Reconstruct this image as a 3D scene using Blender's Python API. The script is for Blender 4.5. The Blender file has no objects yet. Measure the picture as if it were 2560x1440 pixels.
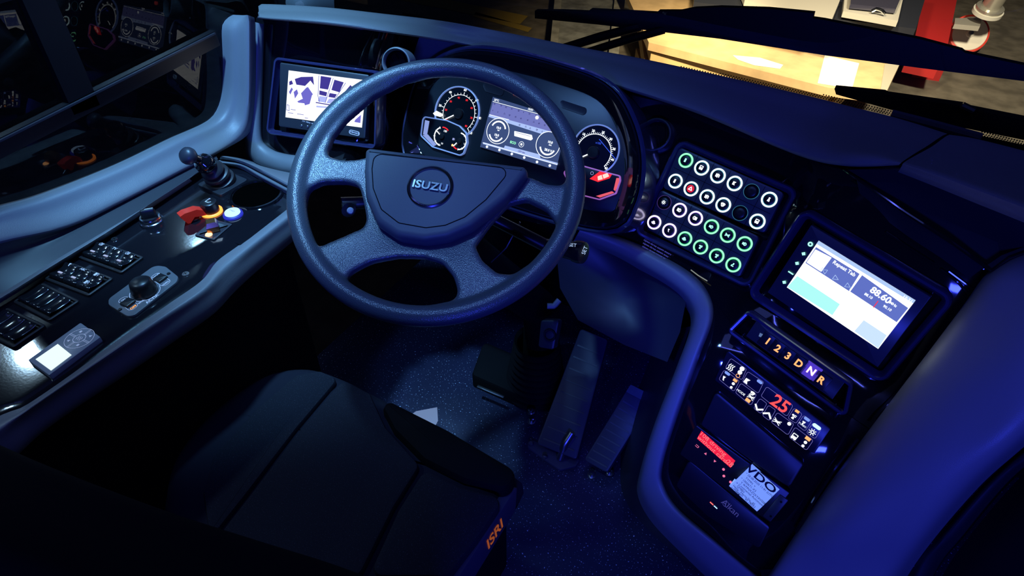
import bpy, bmesh, math, random
import numpy as np
from mathutils import Vector, Matrix
random.seed(4)
scn = bpy.context.scene
col = scn.collection
PI = math.pi
# ------------------------------------------------------------ camera and pixel rays
FOC = 1600.0
pit, yaw = math.radians(41.6), math.radians(30)
CF = np.array([-math.cos(pit)*math.sin(yaw), math.cos(pit)*math.cos(yaw), -math.sin(pit)])
CR = np.array([math.cos(yaw), math.sin(yaw), 0.0])
CU = np.cross(CR, CF)
CC = np.array([.49, -.63, 1.37])
def ray(x, y): return CF*FOC + CR*(x-1280) + CU*(720-y)
def hz(x, y, z):
    r = ray(x, y); return CC + r*((z-CC[2])/r[2])
def hx(x, y, X):
    r = ray(x, y); return CC + r*((X-CC[0])/r[0])
def hy(x, y, Y):
    r = ray(x, y); return CC + r*((Y-CC[1])/r[1])
def hd(x, y, d): return CC + ray(x, y)*(d/FOC)
cam = bpy.data.cameras.new('camera'); co = bpy.data.objects.new('camera', cam); col.objects.link(co)
cam.lens = FOC/2560*36; cam.sensor_width = 36; cam.clip_start = .02
M4 = Matrix(((CR[0], CU[0], -CF[0], CC[0]), (CR[1], CU[1], -CF[1], CC[1]), (CR[2], CU[2], -CF[2], CC[2]), (0, 0, 0, 1)))
co.matrix_world = M4
scn.camera = co
scn.view_settings.view_transform = 'Standard'
scn.view_settings.look = 'None'

class Plane:
    """a real flat panel: origin, normal towards the driver, u to the right, v up"""
    def __init__(s, o, n, u=(1, 0, 0)):
        s.o = np.array(o, float); s.n = np.array(n, float); s.n /= np.linalg.norm(s.n)
        u = np.array(u, float); u = u - s.n*(u@s.n); s.u = u/np.linalg.norm(u); s.v = np.cross(s.n, s.u)
    def hit(s, x, y, h=0):
        r = ray(x, y); o = s.o + s.n*h; return CC + r*(((o-CC)@s.n)/(r@s.n))
    def ab(s, x, y, h=0):
        d = s.hit(x, y, h) - s.o; return (d@s.u, d@s.v)
    def w(s, a, b, h=0): return s.o + s.u*a + s.v*b + s.n*h
    def at(s, x, y, h=0): return Plane(s.hit(x, y, h), s.n, s.u)
    def off(s, h): return Plane(s.o + s.n*h, s.n, s.u)
    def rot(s, deg):
        a = math.radians(deg); return Plane(s.o, s.n, s.u*math.cos(a)+s.v*math.sin(a))
# ------------------------------------------------------------ materials
MATS = {}
def mat(name, c=(.1, .1, .1), rough=.5, metal=0, emit=None, es=1, bump=None, spec=.5, coat=0, speck=None, var=0, trans=None):
    if name in MATS: return MATS[name]
    m = bpy.data.materials.new(name); m.use_nodes = True; nt = m.node_tree; b = nt.nodes['Principled BSDF']
    b.inputs['Base Color'].default_value = (*c, 1); b.inputs['Roughness'].default_value = rough
    b.inputs['Metallic'].default_value = metal; b.inputs['Specular IOR Level'].default_value = spec
    if coat: b.inputs['Coat Weight'].default_value = coat; b.inputs['Coat Roughness'].default_value = .04
    if emit: b.inputs['Emission Color'].default_value = (*emit, 1); b.inputs['Emission Strength'].default_value = es
    tc = nt.nodes.new('ShaderNodeTexCoord')
    if bump:
        kind, sc, st = bump
        if kind == 'noise':
            t = nt.nodes.new('ShaderNodeTexNoise'); t.inputs['Scale'].default_value = sc; t.inputs['Detail'].default_value = 3; out = t.outputs['Fac']
        elif kind == 'voro':
            t = nt.nodes.new('ShaderNodeTexVoronoi'); t.inputs['Scale'].default_value = sc; out = t.outputs['Distance']
        else:
            t = nt.nodes.new('ShaderNodeTexChecker'); t.inputs['Scale'].default_value = sc; out = t.outputs['Fac']
        nt.links.new(tc.outputs['Object'], t.inputs['Vector'])
        bp = nt.nodes.new('ShaderNodeBump'); bp.inputs['Strength'].default_value = st; bp.inputs['Distance'].default_value = .001
        nt.links.new(out, bp.inputs['Height']); nt.links.new(bp.outputs['Normal'], b.inputs['Normal'])
    if var or speck:
        t = nt.nodes.new('ShaderNodeTexNoise'); t.inputs['Scale'].default_value = speck[0] if speck else 7; t.inputs['Detail'].default_value = 4
        nt.links.new(tc.outputs['Object'], t.inputs['Vector'])
        r = nt.nodes.new('ShaderNodeValToRGB'); r.color_ramp.elements[0].color = (*[q*(1-var) for q in c], 1)
        r.color_ramp.elements[1].color = (*[min(1, q*(1+var)) for q in c], 1)
        r.color_ramp.elements[0].position = .35; r.color_ramp.elements[1].position = .65
        nt.links.new(t.outputs['Fac'], r.inputs['Fac'])
        if speck:
            r.color_ramp.elements[0].color = (*c, 1); r.color_ramp.elements[1].color = (*speck[2], 1)
            r.color_ramp.elements[0].position = speck[1]; r.color_ramp.elements[1].position = speck[1]+.02
        nt.links.new(r.outputs['Color'], b.inputs['Base Color'])
    MATS[name] = m; return m
GREY = mat('grey_dash_plastic', (.19, .20, .225), .42, bump=('noise', 900, .25))
GREYR = mat('grey_plastic_brightened', (.30, .31, .33), .38, bump=('noise', 900, .25))  # paler copy of the dash grey, standing in for stronger light
PADM = mat('grey_dash_pad', (.150, .155, .160), .55, bump=('noise', 700, .5))
LEATH = mat('wheel_leather', (.078, .092, .11), .32, bump=('voro', 620, .3), spec=.7)
PADH = mat('horn_pad_plastic', (.095, .108, .13), .5, bump=('noise', 1200, .2))
GLOSS = mat('piano_black', (.006, .006, .009), .07, spec=.6, coat=.5)
GLOSSB = mat('piano_black_blue_sheen', (.035, .035, .11), .24, spec=.8, coat=.6)  # navy base stands in for blue reflections along the bezel lips
GLOSSC = mat('piano_black_console', (.008, .008, .012), .11, spec=.6, coat=.4, bump=('noise', 300, .03))
BLACK = mat('black_plastic', (.012, .012, .015), .35)
MATT = mat('matt_black', (.006, .006, .008), .8, spec=.12)
NAVY = mat('dark_slate_plastic', (.035, .038, .05), .4)
RUB = mat('black_rubber', (.02, .02, .024), .45)
FAB = mat('seat_fabric', (.020, .022, .032), .9, bump=('checker', 420, .6), spec=.15, speck=(700, .63, (.055, .06, .085)))
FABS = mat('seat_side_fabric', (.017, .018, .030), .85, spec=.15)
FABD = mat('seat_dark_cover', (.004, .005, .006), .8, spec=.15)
CHROME = mat('chrome', (.75, .78, .82), .18, 1)
STEEL = mat('brushed_steel', (.45, .46, .5), .3, 1)
FLOORM = mat('speckled_vinyl', (.016, .018, .055), .38, speck=(250, .655, (.8, .8, .95)))
WHITE = mat('white_print', (.7, .75, .85), .6, emit=(.55, .65, .9), es=.25)
def em(name, c, s=1.0): return mat(name, (.0, .0, .0), .5, emit=c, es=s)
E_WHITE = em('lit_white', (.85, .93, 1), 1.6); E_ICE = em('lit_ice_white', (.62, .9, 1), 1.9)
E_GRN = em('lit_green_ring', (.30, 1, .52), 1.35); E_GRND = em('lit_green_deep', (.0, .55, .16), .55)
E_PUR = em('lit_violet_ring', (.78, .7, 1), 1.6); E_PURD = em('lit_violet_deep', (.16, .05, .7), .6)
E_ICED = em('lit_teal_deep', (.02, .3, .5), .55)
E_RED = em('lit_red', (1, .02, .03), 1.1); E_REDH = em('lit_red_hot', (1, .12, .1), 2.2)
E_ORG = em('lit_orange', (1, .3, .03), 1.5); E_AMB = em('lit_amber', (1, .42, .12), 1.3)
E_BLU = em('lit_blue', (.05, .12, 1), 1.0); E_BLUW = em('lit_blue_white', (.35, .6, 1), 2.0)
E_GREENI = em('lit_green_icon', (.35, 1, .75), 1.5)
E_SLATE = em('lcd_slate', (.045, .075, .20), 1.0); E_LAV = em('lcd_lavender', (.17, .19, .52), 1.0)
E_BAND = em('lcd_band', (.42, .55, .95), 1.0); E_DIMI = em('lcd_dim_symbol', (.05, .05, .2), 1)
E_SCR = em('screen_white', (.93, .97, 1), 1.35); E_SBLUE = em('screen_blue', (.12, .17, .55), 1.0)
E_SPALE = em('screen_pale', (.45, .62, .95), 1.0); E_SAQUA = em('screen_aqua', (.42, .95, .9), 1.05); E_SMIST = em('screen_mist', (.62, .8, 1), 1.0)
E_SPUR = em('screen_violet', (.05, .03, .28), 1.0); E_SPUR2 = em('screen_mauve', (.16, .14, .60), 1.0); E_SPUR3 = em('screen_lilac', (.45, .5, .95), 1.0)
def glass(name='clear_glass', tint=(.9, .95, .95), k=.05):
    m = bpy.data.materials.new(name); m.use_nodes = True; nt = m.node_tree; nt.nodes.clear()
    o = nt.nodes.new('ShaderNodeOutputMaterial'); mx = nt.nodes.new('ShaderNodeMixShader'); t = nt.nodes.new('ShaderNodeBsdfTransparent')
    g = nt.nodes.new('ShaderNodeBsdfGlossy'); fr = nt.nodes.new('ShaderNodeFresnel'); fr.inputs['IOR'].default_value = 1.45
    t.inputs['Color'].default_value = (*tint, 1); g.inputs['Roughness'].default_value = 0.0
    nt.links.new(fr.outputs[0], mx.inputs[0]); nt.links.new(t.outputs[0], mx.inputs[1]); nt.links.new(g.outputs[0], mx.inputs[2]); nt.links.new(mx.outputs[0], o.inputs[0])
    return m
GLASS = glass()
# ------------------------------------------------------------ object helpers
def wloc(o):
    p = Vector((0, 0, 0))
    while o is not None: p = p + o.location; o = o.parent
    return p
def thing(name, label, cat, loc, group=None, kind=None):
    o = bpy.data.objects.new(name, None); col.objects.link(o); o.location = Vector(loc); o.empty_display_size = .02
    o['label'] = label; o['category'] = cat
    if group: o['group'] = group
    if kind: o['kind'] = kind
    return o
def tag(o, label, cat, group=None, kind=None):
    o['label'] = label; o['category'] = cat
    if group: o['group'] = group
    if kind: o['kind'] = kind
    return o
def struct(o, label=None):
    o['kind'] = 'structure'
    if label: o['label'] = label
    return o
class MB:
    def __init__(s): s.v = []; s.f = []
    def add(s, vs, fs):
        k = len(s.v); s.v += [tuple(map(float, q)) for q in vs]; s.f += [tuple(i+k for i in f) for f in fs]; return s
    def build(s, name, m, parent=None, smooth=40, label=None):
        c = Vector(np.mean(np.array(s.v), axis=0)) if s.v else Vector()
        me = bpy.data.meshes.new(name); me.from_pydata([Vector(q)-c for q in s.v], [], s.f); me.validate()
        bm = bmesh.new(); bm.from_mesh(me); bmesh.ops.recalc_face_normals(bm, faces=bm.faces); bm.to_mesh(me); bm.free()
        if m: me.materials.append(m)
        if smooth:
            for p in me.polygons: p.use_smooth = True
            try: me.set_sharp_from_angle(angle=math.radians(smooth))
            except Exception: pass
        o = bpy.data.objects.new(name, me); col.objects.link(o)
        if parent is not None: o.parent = parent; o.location = c - wloc(parent)
        else: o.location = c
        if label: o['label'] = label
        return o
def rounded(pts, r, seg=5):
    out = []; n = len(pts)
    rs = r if isinstance(r, (list, tuple)) else [r]*n
    for i in range(n):
        p0, p1, p2 = (np.array(pts[j % n], float) for j in (i-1, i, i+1))
        a = p0-p1; b = p2-p1; la, lb = np.linalg.norm(a), np.linalg.norm(b); a /= la; b /= lb
        ang = math.acos(max(-1, min(1, a@b))); rr = rs[i]
        if rr <= 0 or ang > 3.1: out.append(tuple(p1)); continue
        t = min(rr/math.tan(ang/2), la*.49, lb*.49); rr = t*math.tan(ang/2)
        s, e = p1+a*t, p1+b*t
        bis = (a+b)/np.linalg.norm(a+b); ce = p1+bis*(rr/math.sin(ang/2))
        a0 = math.atan2(*(s-ce)[::-1]); a1 = math.atan2(*(e-ce)[::-1]); d = (a1-a0+PI) % (2*PI)-PI
        for k in range(seg+1):
            q = a0+d*k/seg; out.append((ce[0]+rr*math.cos(q), ce[1]+rr*math.sin(q)))
    return out
def area(pts): return sum(pts[i-1][0]*pts[i][1]-pts[i][0]*pts[i-1][1] for i in range(len(pts)))/2
def inset(pts, d):
    """offset a closed 2-D loop inward by d"""
    s = 1 if area(pts) > 0 else -1; n = len(pts); out = []
    for i in range(n):
        p0, p1, p2 = (np.array(pts[j % n], float) for j in (i-1, i, i+1))
        e1 = p1-p0; e2 = p2-p1; l1 = np.linalg.norm(e1) or 1e-9; l2 = np.linalg.norm(e2) or 1e-9
        n1 = np.array([-e1[1], e1[0]])/l1*s; n2 = np.array([-e2[1], e2[0]])/l2*s
        m = n1+n2; L = np.linalg.norm(m); m = m/L if L > 1e-6 else n1
        k = max(.45, m@n1); out.append(tuple(p1+m*d/k))
    return out
def rings(mb, pl, pts, prof, cap0=False, cap1=True):
    """loop swept through a profile of (inset, height)"""
    n = len(pts); vs = []; fs = []
    for (d, h) in prof:
        vs += [pl.w(a, b, h) for a, b in (inset(pts, d) if abs(d) > 1e-9 else pts)]
    for k in range(len(prof)-1):
        for i in range(n):
            j = (i+1) % n; fs.append((k*n+i, k*n+j, (k+1)*n+j, (k+1)*n+i))
    if cap0: fs.append(tuple(range(n))[::-1])
    if cap1: fs.append(tuple(range((len(prof)-1)*n, len(prof)*n)))
    return mb.add(vs, fs)
def pxs(pl, pts, h=0): return [pl.ab(x, y, h) for x, y in pts]
def plate(name, pl, pts, h0, h1, m, parent, r=.003, bev=.001, px=True, cap0=False, label=None, seg=5):
    q = pxs(pl, pts) if px else pts
    if r: q = rounded(q, r, seg)
    mb = MB(); rings(mb, pl, q, [(0, h0), (0, h1-bev), (bev*.3, h1-bev*.3), (bev, h1)], cap0=cap0)
    return mb.build(name, m, parent, label=label)
def frame(name, pl, pts, prof, m, parent, r=.003, px=True, closed=False, label=None, seg=6):
    q = pxs(pl, pts) if px else pts
    if r: q = rounded(q, r, seg)
    mb = MB(); rings(mb, pl, q, prof, cap0=False, cap1=closed)
    return mb.build(name, m, parent, label=label)
def lathe(mb, pl, prof, seg=40, cap0=False, cap1=True, a0=0, b0=0):
    vs = []; fs = []
    for (r, h) in prof:
        vs += [pl.w(a0+r*math.cos(2*PI*i/seg), b0+r*math.sin(2*PI*i/seg), h) for i in range(seg)]
    for k in range(len(prof)-1):
        for i in range(seg):
            j = (i+1) % seg; fs.append((k*seg+i, k*seg+j, (k+1)*seg+j, (k+1)*seg+i))
    if cap0: fs.append(tuple(range(seg))[::-1])
    if cap1: fs.append(tuple(range((len(prof)-1)*seg, len(prof)*seg)))
    return mb.add(vs, fs)
def turned(name, pl, prof, m, parent, seg=40, cap0=False, cap1=True, label=None):
    return lathe(MB(), pl, prof, seg, cap0, cap1).build(name, m, parent, label=label)
def catmull(P, n=8, closed=False):
    P = [np.array(p, float) for p in P]; out = []; N = len(P)
    for i in range(N if closed else N-1):
        p1, p2 = P[i], P[(i+1) % N]
        p0 = P[i-1] if (i > 0 or closed) else p1*2-p2
        p3 = P[(i+2) % N] if (i+2 < N or closed) else p2*2-p1
        for k in range(n):
            t = k/n
            out.append(.5*((2*p1)+(p2-p0)*t+(2*p0-5*p1+4*p2-p3)*t*t+(3*p1-p0-3*p2+p3)*t**3))
    if not closed: out.append(P[-1])
    return out
def resample(P, n):
    P = np.array(P); d = np.r_[0, np.cumsum(np.linalg.norm(np.diff(P, axis=0), axis=1))]; t = np.linspace(0, d[-1], n)
    return [np.array([np.interp(q, d, P[:, k]) for k in range(P.shape[1])]) for q in t]
def loft(rows, mb=None, n=60, across=5, smooth_across=True):
    """rows: lists of 3-D points; curves are smoothed, resampled, and blended across"""
    R = [resample(catmull(r, 8), n) for r in rows]
    cols = [[R[k][i] for k in range(len(R))] for i in range(n)]
    cols = [catmull(c, across) if smooth_across else c for c in cols]
    m = len(cols[0]); vs = [p for c in cols for p in c]
    fs = [(i*m+j, (i+1)*m+j, (i+1)*m+j+1, i*m+j+1) for i in range(n-1) for j in range(m-1)]
    mb = mb or MB(); return mb.add(vs, fs)
def tube(mb, path, r, seg=10, closed=False, taper=None, caps=True):
    P = [np.array(p, float) for p in path]; n = len(P); vs = []; fs = []
    up = np.array([0, 0, 1.])
    prev = None
    for i, p in enumerate(P):
        t = (P[(i+1) % n]-P[i-1]) if (closed or 0 < i < n-1) else (P[1]-P[0] if i == 0 else P[-1]-P[-2])
        t = t/(np.linalg.norm(t) or 1)
        a = prev if prev is not None else (np.cross(t, up) if abs(t@up) < .95 else np.cross(t, [1., 0, 0]))
        a = a-t*(a@t); a /= np.linalg.norm(a); prev = a; b = np.cross(t, a)
        rr = r*(taper[i] if taper else 1)
        vs += [p+a*rr*math.cos(2*PI*k/seg)+b*rr*math.sin(2*PI*k/seg) for k in range(seg)]
    for i in range(n if closed else n-1):
        for k in range(seg):
            l = (k+1) % seg; i2 = (i+1) % n; fs.append((i*seg+k, i*seg+l, i2*seg+l, i2*seg+k))
    if caps and not closed: fs.append(tuple(range(seg))); fs.append(tuple(range((n-1)*seg, n*seg)))
    return mb.add(vs, fs)
def poly(mb, pl, pts, h=0): return mb.add([pl.w(a, b, h) for a, b in pts], [tuple(range(len(pts)))])
def stroke(mb, pl, pts, w, h=0, closed=False):
    pts = [np.array(p, float) for p in pts]; n = len(pts)
    for i in range(n if closed else n-1):
        a, b = pts[i], pts[(i+1) % n]; d = b-a; L = np.linalg.norm(d)
        if L < 1e-9: continue
        d /= L; q = np.array([-d[1], d[0]])*w/2; a = a-d*w*.3; b = b+d*w*.3
        poly(mb, pl, [a-q, b-q, b+q, a+q], h)
    return mb
def circ(r, n=20, a0=0, b0=0, t0=0, t1=2*PI, close=True):
    k = n if close else n-1
    return [(a0+r*math.cos(t0+(t1-t0)*i/k), b0+r*math.sin(t0+(t1-t0)*i/k)) for i in range(n)]
def pxpolys(name, pl, polys, m, parent, h=.0002, r=0):
    for p in polys:
        q = pxs(pl, p)
        if r: q = rounded(q, r, 4)
        o = poly(MB(), pl, q, h).build(name, m, parent, smooth=0)
    return o
def pxlines(name, pl, lines, w, m, parent, h=.0003, closed=False, r=0):
    mb = MB()
    for l in lines:
        q = pxs(pl, l)
        if r: q = rounded(q, r, 5)
        stroke(mb, pl, q, w, h, closed)
    return mb.build(name, m, parent, smooth=0)
def text(name, s, pl, size, m, parent, h=.0003, align='CENTER', bold=0, sx=1, ext=0, label=None):
    cu = bpy.data.curves.new('lettering', 'FONT'); cu.body = s; cu.size = size; cu.align_x = align; cu.align_y = 'CENTER'
    cu.offset = bold*size; cu.extrude = ext; cu.resolution_u = 3
    o = bpy.data.objects.new('lettering', cu); col.objects.link(o); bpy.context.view_layer.update()
    me = bpy.data.meshes.new_from_object(o.evaluated_get(bpy.context.evaluated_depsgraph_get()))
    bpy.data.objects.remove(o); mb = MB()
    mb.add([pl.w(v.co.x*sx, v.co.y, h+v.co.z) for v in me.vertices], [tuple(p.vertices) for p in me.polygons])
    bpy.data.meshes.remove(me)
    return mb.build(name, m, parent, smooth=0, label=label)
def pick(icon):
    """pictograms, drawn in units of the icon's half size: (strokes, filled polygons)"""
    S, Fi = [], []
    if icon == 'door': Fi = [[(-.35, -.75), (.35, -.75), (.35, .75), (-.35, .75)]]
    elif icon == 'bus': S = [[(-.6, -.6), (-.6, .7), (.6, .7), (.6, -.6), (-.6, -.6)], [(-.6, 0), (.6, 0)], [(-.4, -.8), (-.4, -.6)], [(.4, -.8), (.4, -.6)]]; Fi = [[(-.6, -.6), (.6, -.6), (.6, -.1), (-.6, -.1)]]
    elif icon == 'fuel': S = [[(.1, -.7), (.1, .7), (.7, .4), (.7, -.5)], [(.1, 0), (.5, 0)]]; Fi = [[(-.75, -.65), (-.1, -.65), (-.1, .65), (-.75, .65)]]
    elif icon == 'fold': Fi = [[(-.6, -.7), (.5, -.7), (.1, 0), (.6, .7), (-.6, .6)]]
    elif icon == 'person': Fi = [circ(.36, 14, 0, .5), [(-.45, -.8), (.5, -.8), (.35, .1), (-.35, .1)]]
    elif icon == 'warn': S = [[(-.7, -.5), (.7, -.5), (0, .75), (-.7, -.5)]]
    elif icon == 'wiper': S = [[(-.8, .4), (-.4, .65), (.4, .65), (.8, .4), (.35, -.5), (-.35, -.5), (-.8, .4)], [(-.1, -.7), (.4, .3)]]; Fi = [[(-.7, .35), (0, .55), (.7, .35), (.4, 0), (-.4, 0)]]
    elif icon == 'sun': S = [circ(.35, 14)+[(.35, 0)]]+[[(.55*math.cos(a), .55*math.sin(a)), (.85*math.cos(a), .85*math.sin(a))] for a in [k*PI/4 for k in range(8)]]
    elif icon == 'fog': S = [[(.1, -.6), (.1, .6), (.5, .55), (.8, 0), (.5, -.55), (.1, -.6)], [(-.8, .4), (-.1, .4)], [(-.8, 0), (-.1, 0)], [(-.8, -.4), (-.1, -.4)], [(-.5, .6), (-.4, -.6)]]
    elif icon == 'fogr': S = [[(-.1, -.6), (-.1, .6), (-.5, .55), (-.8, 0), (-.5, -.55), (-.1, -.6)], [(.8, .4), (.1, .4)], [(.8, 0), (.1, 0)], [(.8, -.4), (.1, -.4)], [(.5, .6), (.4, -.6)]]
    elif icon == 'beam': Fi = [[(-.8, -.45), (-.05, -.45), (-.05, .45), (-.8, .45)]]; S = [[(.1, -.5), (.1, .5), (.5, .45), (.8, 0), (.5, -.45), (.1, -.5)]]
    elif icon == 'side': S = [[(-.8, .5), (-.3, .2), (-.8, 0)], [(-.8, -.5), (-.3, -.2)], [(.8, .5), (.3, .2), (.8, 0)], [(.8, -.5), (.3, -.2)]]; Fi = [circ(.25, 10, -.15, 0), circ(.25, 10, .2, 0)]
    elif icon == 'rays': S = [[(0, .2), (0, -.7)], [(-.15, .2), (-.45, -.6)], [(.15, .2), (.45, -.6)], [(-.3, .2), (-.8, -.3)], [(.3, .2), (.8, -.3)]]; Fi = [[(-.5, .2), (.5, .2), (.3, .6), (-.3, .6)]]
    elif icon == 'horn': Fi = [[(-.6, .5), (.2, .6), (.0, -.1), (.35, -.7), (-.1, -.6)]]
    elif icon == 'lamp': Fi = [circ(.3, 12, -.3, .45), [(-.3, -.7), (.5, -.7), (.4, 0), (-.1, .1)]]; S = [[(.1, .6), (.7, .7)], [(.1, .3), (.7, .2)]]
    elif icon == 'seat': Fi = [[(-.6, -.7), (.5, -.7), (.5, -.35), (-.6, -.35)], circ(.28, 12, .1, .5)]; S = [[(-.4, -.2), (.2, .2)]]
    return S, Fi
def icon(name, kind, pl, s, m, parent, h=.0003, w=.17):
    S, Fi = pick(kind); mb = MB()
    for l in S: stroke(mb, pl, [(a*s, b*s) for a, b in l], w*s, h)
    for f in Fi: poly(mb, pl, [(a*s, b*s) for a, b in f], h)
    return mb.build(name, m, parent, smooth=0)
# ------------------------------------------------------------ the dash planes
PM = Plane(hd(810, 250, 1.265), (.32, -.84, .44))
PK = Plane(hd(1290, 340, 1.25), (0, -.85, .53))
PS = Plane(hd(1790, 530, 1.19), (-.09, -.83, .55), (.98, -.17, -.1))
PR = Plane(hd(2120, 740, 1.05), (-.19, -.92, .34), (.95, -.25, -.16))
PL = Plane(hd(1880, 1080, 1.10), (-.1, -.83, .54), (.96, -.22, -.17))
def depth(P): return float((P-CC)@CF)
ctrl = []
for pl, pts in ((PM, [(640, 60), (660, 390), (960, 90), (950, 330), (810, 250)]), (PK, [(1080, 170), (1020, 390), (1290, 340), (1340, 200), (1480, 260), (1540, 420), (1500, 540)]),
                (PS, [(1700, 330), (1790, 530), (1640, 620), (1960, 500), (1850, 700)]), (PR, [(2050, 560), (2340, 740), (2200, 940), (1910, 740), (2120, 740)]),
                (PL, [(1780, 860), (2080, 1060), (1720, 1160), (1900, 1330), (1880, 1080), (1700, 980)])):
    for q in pts: ctrl.append((*q, depth(pl.hit(*q))+(.07 if pl is PK else .022 if pl is PM else 0)))
for pl, pts in ((PM, [(690, 150), (940, 180), (940, 360), (680, 325)]), (PS, [(1700, 352), (1985, 478), (1872, 712), (1592, 580), (1650, 460), (1930, 600), (1640, 337)]), (PR, [(2015, 530), (2378, 745), (2200, 950), (1880, 735), (2200, 640), (2030, 850)]),
                (PL, [(1830, 890), (2050, 1060), (1750, 1080), (1940, 1250)]), (PK, [(1030, 250), (1180, 150), (1400, 180), (1565, 330), (1560, 500), (1150, 440)])):
    for q in pts: ctrl.append((*q, depth(pl.hit(*q))+(.07 if pl is PK else .022 if pl is PM else 0)))
ctrl += [(1740, 710, 1.215), (1480, 570, 1.27), (2480, 680, .93), (2440, 760, .95), (1960, 1430, 1.16), (1640, 1200, 1.24), (1100, 520, 1.33), (1860, 1430, 1.20)]
ct = np.array(ctrl); X = ct[:, :2]/1000
def phi(r): return np.where(r > 0, r*r*np.log(r+1e-12), 0)
N = len(X); K = phi(np.linalg.norm(X[:, None]-X[None], axis=2))+np.eye(N)*6e-4; Pm = np.c_[np.ones(N), X]
sol = np.linalg.solve(np.block([[K, Pm], [Pm.T, np.zeros((3, 3))]]), np.r_[ct[:, 2], 0, 0, 0])
def tps(x, y, off=0):
    q = np.array([x, y])/1000; r = np.linalg.norm(X-q, axis=1)
    return float(phi(r)@sol[:N]+sol[N:]@np.r_[1, q])+off
def dash(x, y, off=0): return hd(x, y, tps(x, y, off))
def sheet(rows, off, n=70, across=12):
    """surface through pixel curves lying on the dash skin"""
    R = [resample(catmull([np.array(p, float) for p in r], 8), n) for r in rows]
    cols = [resample(np.array(catmull([R[k][i] for k in range(len(R))], 6)), across) for i in range(n)]
    vs = [dash(p[0], p[1], off) for c in cols for p in c]; m = across
    return MB().add(vs, [(i*m+j, (i+1)*m+j, (i+1)*m+j+1, i*m+j+1) for i in range(n-1) for j in range(m-1)])
# ============================================================ DASHBOARD
dashb = thing('dashboard', 'curved dark blue-grey bus dashboard with gloss black fascia wrapping around the driver', 'dashboard', (0, .45, .3))
sheet([[(640, 44), (1000, 84), (1300, 140), (1550, 212), (1750, 280), (1950, 360), (2110, 425), (2300, 545), (2490, 690)],
       [(645, 230), (1000, 260), (1300, 330), (1550, 370), (1750, 460), (1930, 560), (2080, 660), (2240, 760), (2400, 850)],
       [(650, 398), (850, 430), (1100, 500), (1350, 560), (1480, 575), (1620, 628), (1745, 705), (1900, 880), (2200, 1090)]], .012).build('gloss_fascia', GLOSS, dashb)
sheet([[(1742, 700), (1900, 800), (2100, 900), (2350, 900)], [(1770, 790), (1900, 880), (2100, 980), (2250, 1010)], [(1690, 1040), (1850, 1100), (2000, 1150), (2130, 1180)],
       [(1650, 1180), (1780, 1250), (1900, 1290), (2040, 1320)], [(1655, 1220), (1760, 1320), (1860, 1400), (1985, 1440)], [(1680, 1290), (1800, 1420), (1880, 1500), (1940, 1520)]], .014).build('gloss_console', GLOSS, dashb)
# top pad
near_lo = [(647, 38), (652, 46), (810, 60), (977, 82), (1143, 108), (1300, 146), (1440, 182), (1546, 217), (1743, 281), (1940, 364), (2038, 399), (2112, 412), (2180, 414), (2248, 412)]
ridge = [(645, 33), (655, 36), (810, 45), (965, 64), (1130, 86), (1300, 124), (1440, 158), (1560, 192), (1760, 255), (1960, 330), (2060, 362), (2130, 375), (2195, 382), (2262, 400)]
mid = [(647, 28), (658, 26), (810, 33), (957, 50), (1120, 72), (1300, 106), (1450, 138), (1580, 166), (1790, 218), (2010, 285), (2120, 315), (2200, 335), (2255, 352), (2310, 370)]
far = [(650, 23), (663, 17), (810, 25), (949, 40), (1115, 60), (1300, 94), (1455, 125), (1600, 151), (1792, 192), (2038, 247), (2150, 275), (2225, 293), (2300, 315), (2372, 338)]
fy = [.262, .27, .33, .38, .44, .50, .54, .57, .60, .625, .635, .64, .645, .65]
rN = [dash(x, y, -.045) for x, y in near_lo]
rU = [dash(x, y+1, .0) for x, y in near_lo]
rF = [hy(x, y, q) for (x, y), q in zip(far, fy)]
def blend(pts, t):
    out = []
    for i, (x, y) in enumerate(pts):
        d = depth(rN[i])*(1-t[i] if isinstance(t, list) else 1-t)+depth(rF[i])*(t[i] if isinstance(t, list) else t); out.append(hd(x, y, d))
    return out
rR = [hd(x, y, depth(rN[i])+.002) for i, (x, y) in enumerate(ridge)]
rM = blend(mid, .45)
rD = [p+np.array([0, .01, -.10]) for p in rF]
loft([rU, rN, rR, rM, rF, rD], n=110, across=5).build('top_pad', PADM, dashb)
# passenger-side pad beyond the seam
a = [(2254, 416), (2330, 445), (2450, 493), (2600, 552), (2760, 620)]
b = [(2266, 402), (2345, 425), (2460, 465), (2600, 515), (2760, 570)]
c = [(2376, 341), (2442, 351), (2560, 380), (2660, 405), (2800, 440)]
A = [hd(x, y, tps(2250, 413, -.045)-.0004*(x-2254)) for x, y in a]
B = [hd(x, y, tps(2250, 413, -.045)-.0004*(x-2254)+.004) for x, y in b]
Cc = [hy(x, y, .65) for x, y in c]
for P_ in (A, B, Cc): P_.append(P_[-1]+np.array([.45, 0, 0]))
loft([[p-np.array([0, -.012, .016]) for p in A], A, B, [(p*.5+q*.5) for p, q in zip(B, Cc)], Cc, [p-np.array([0, -.01, .1]) for p in Cc]], n=50).build('passenger_pad', PADM, dashb)
# defroster strip at the rear of the pad
defr = MB()
P2 = [hy(x, y, .66) for x, y in [(2228, 284), (2330, 310), (2452, 343)]]
tube(defr, resample(P2, 12), .008, 8); defr.build('defroster_lip', NAVY, dashb)
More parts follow.
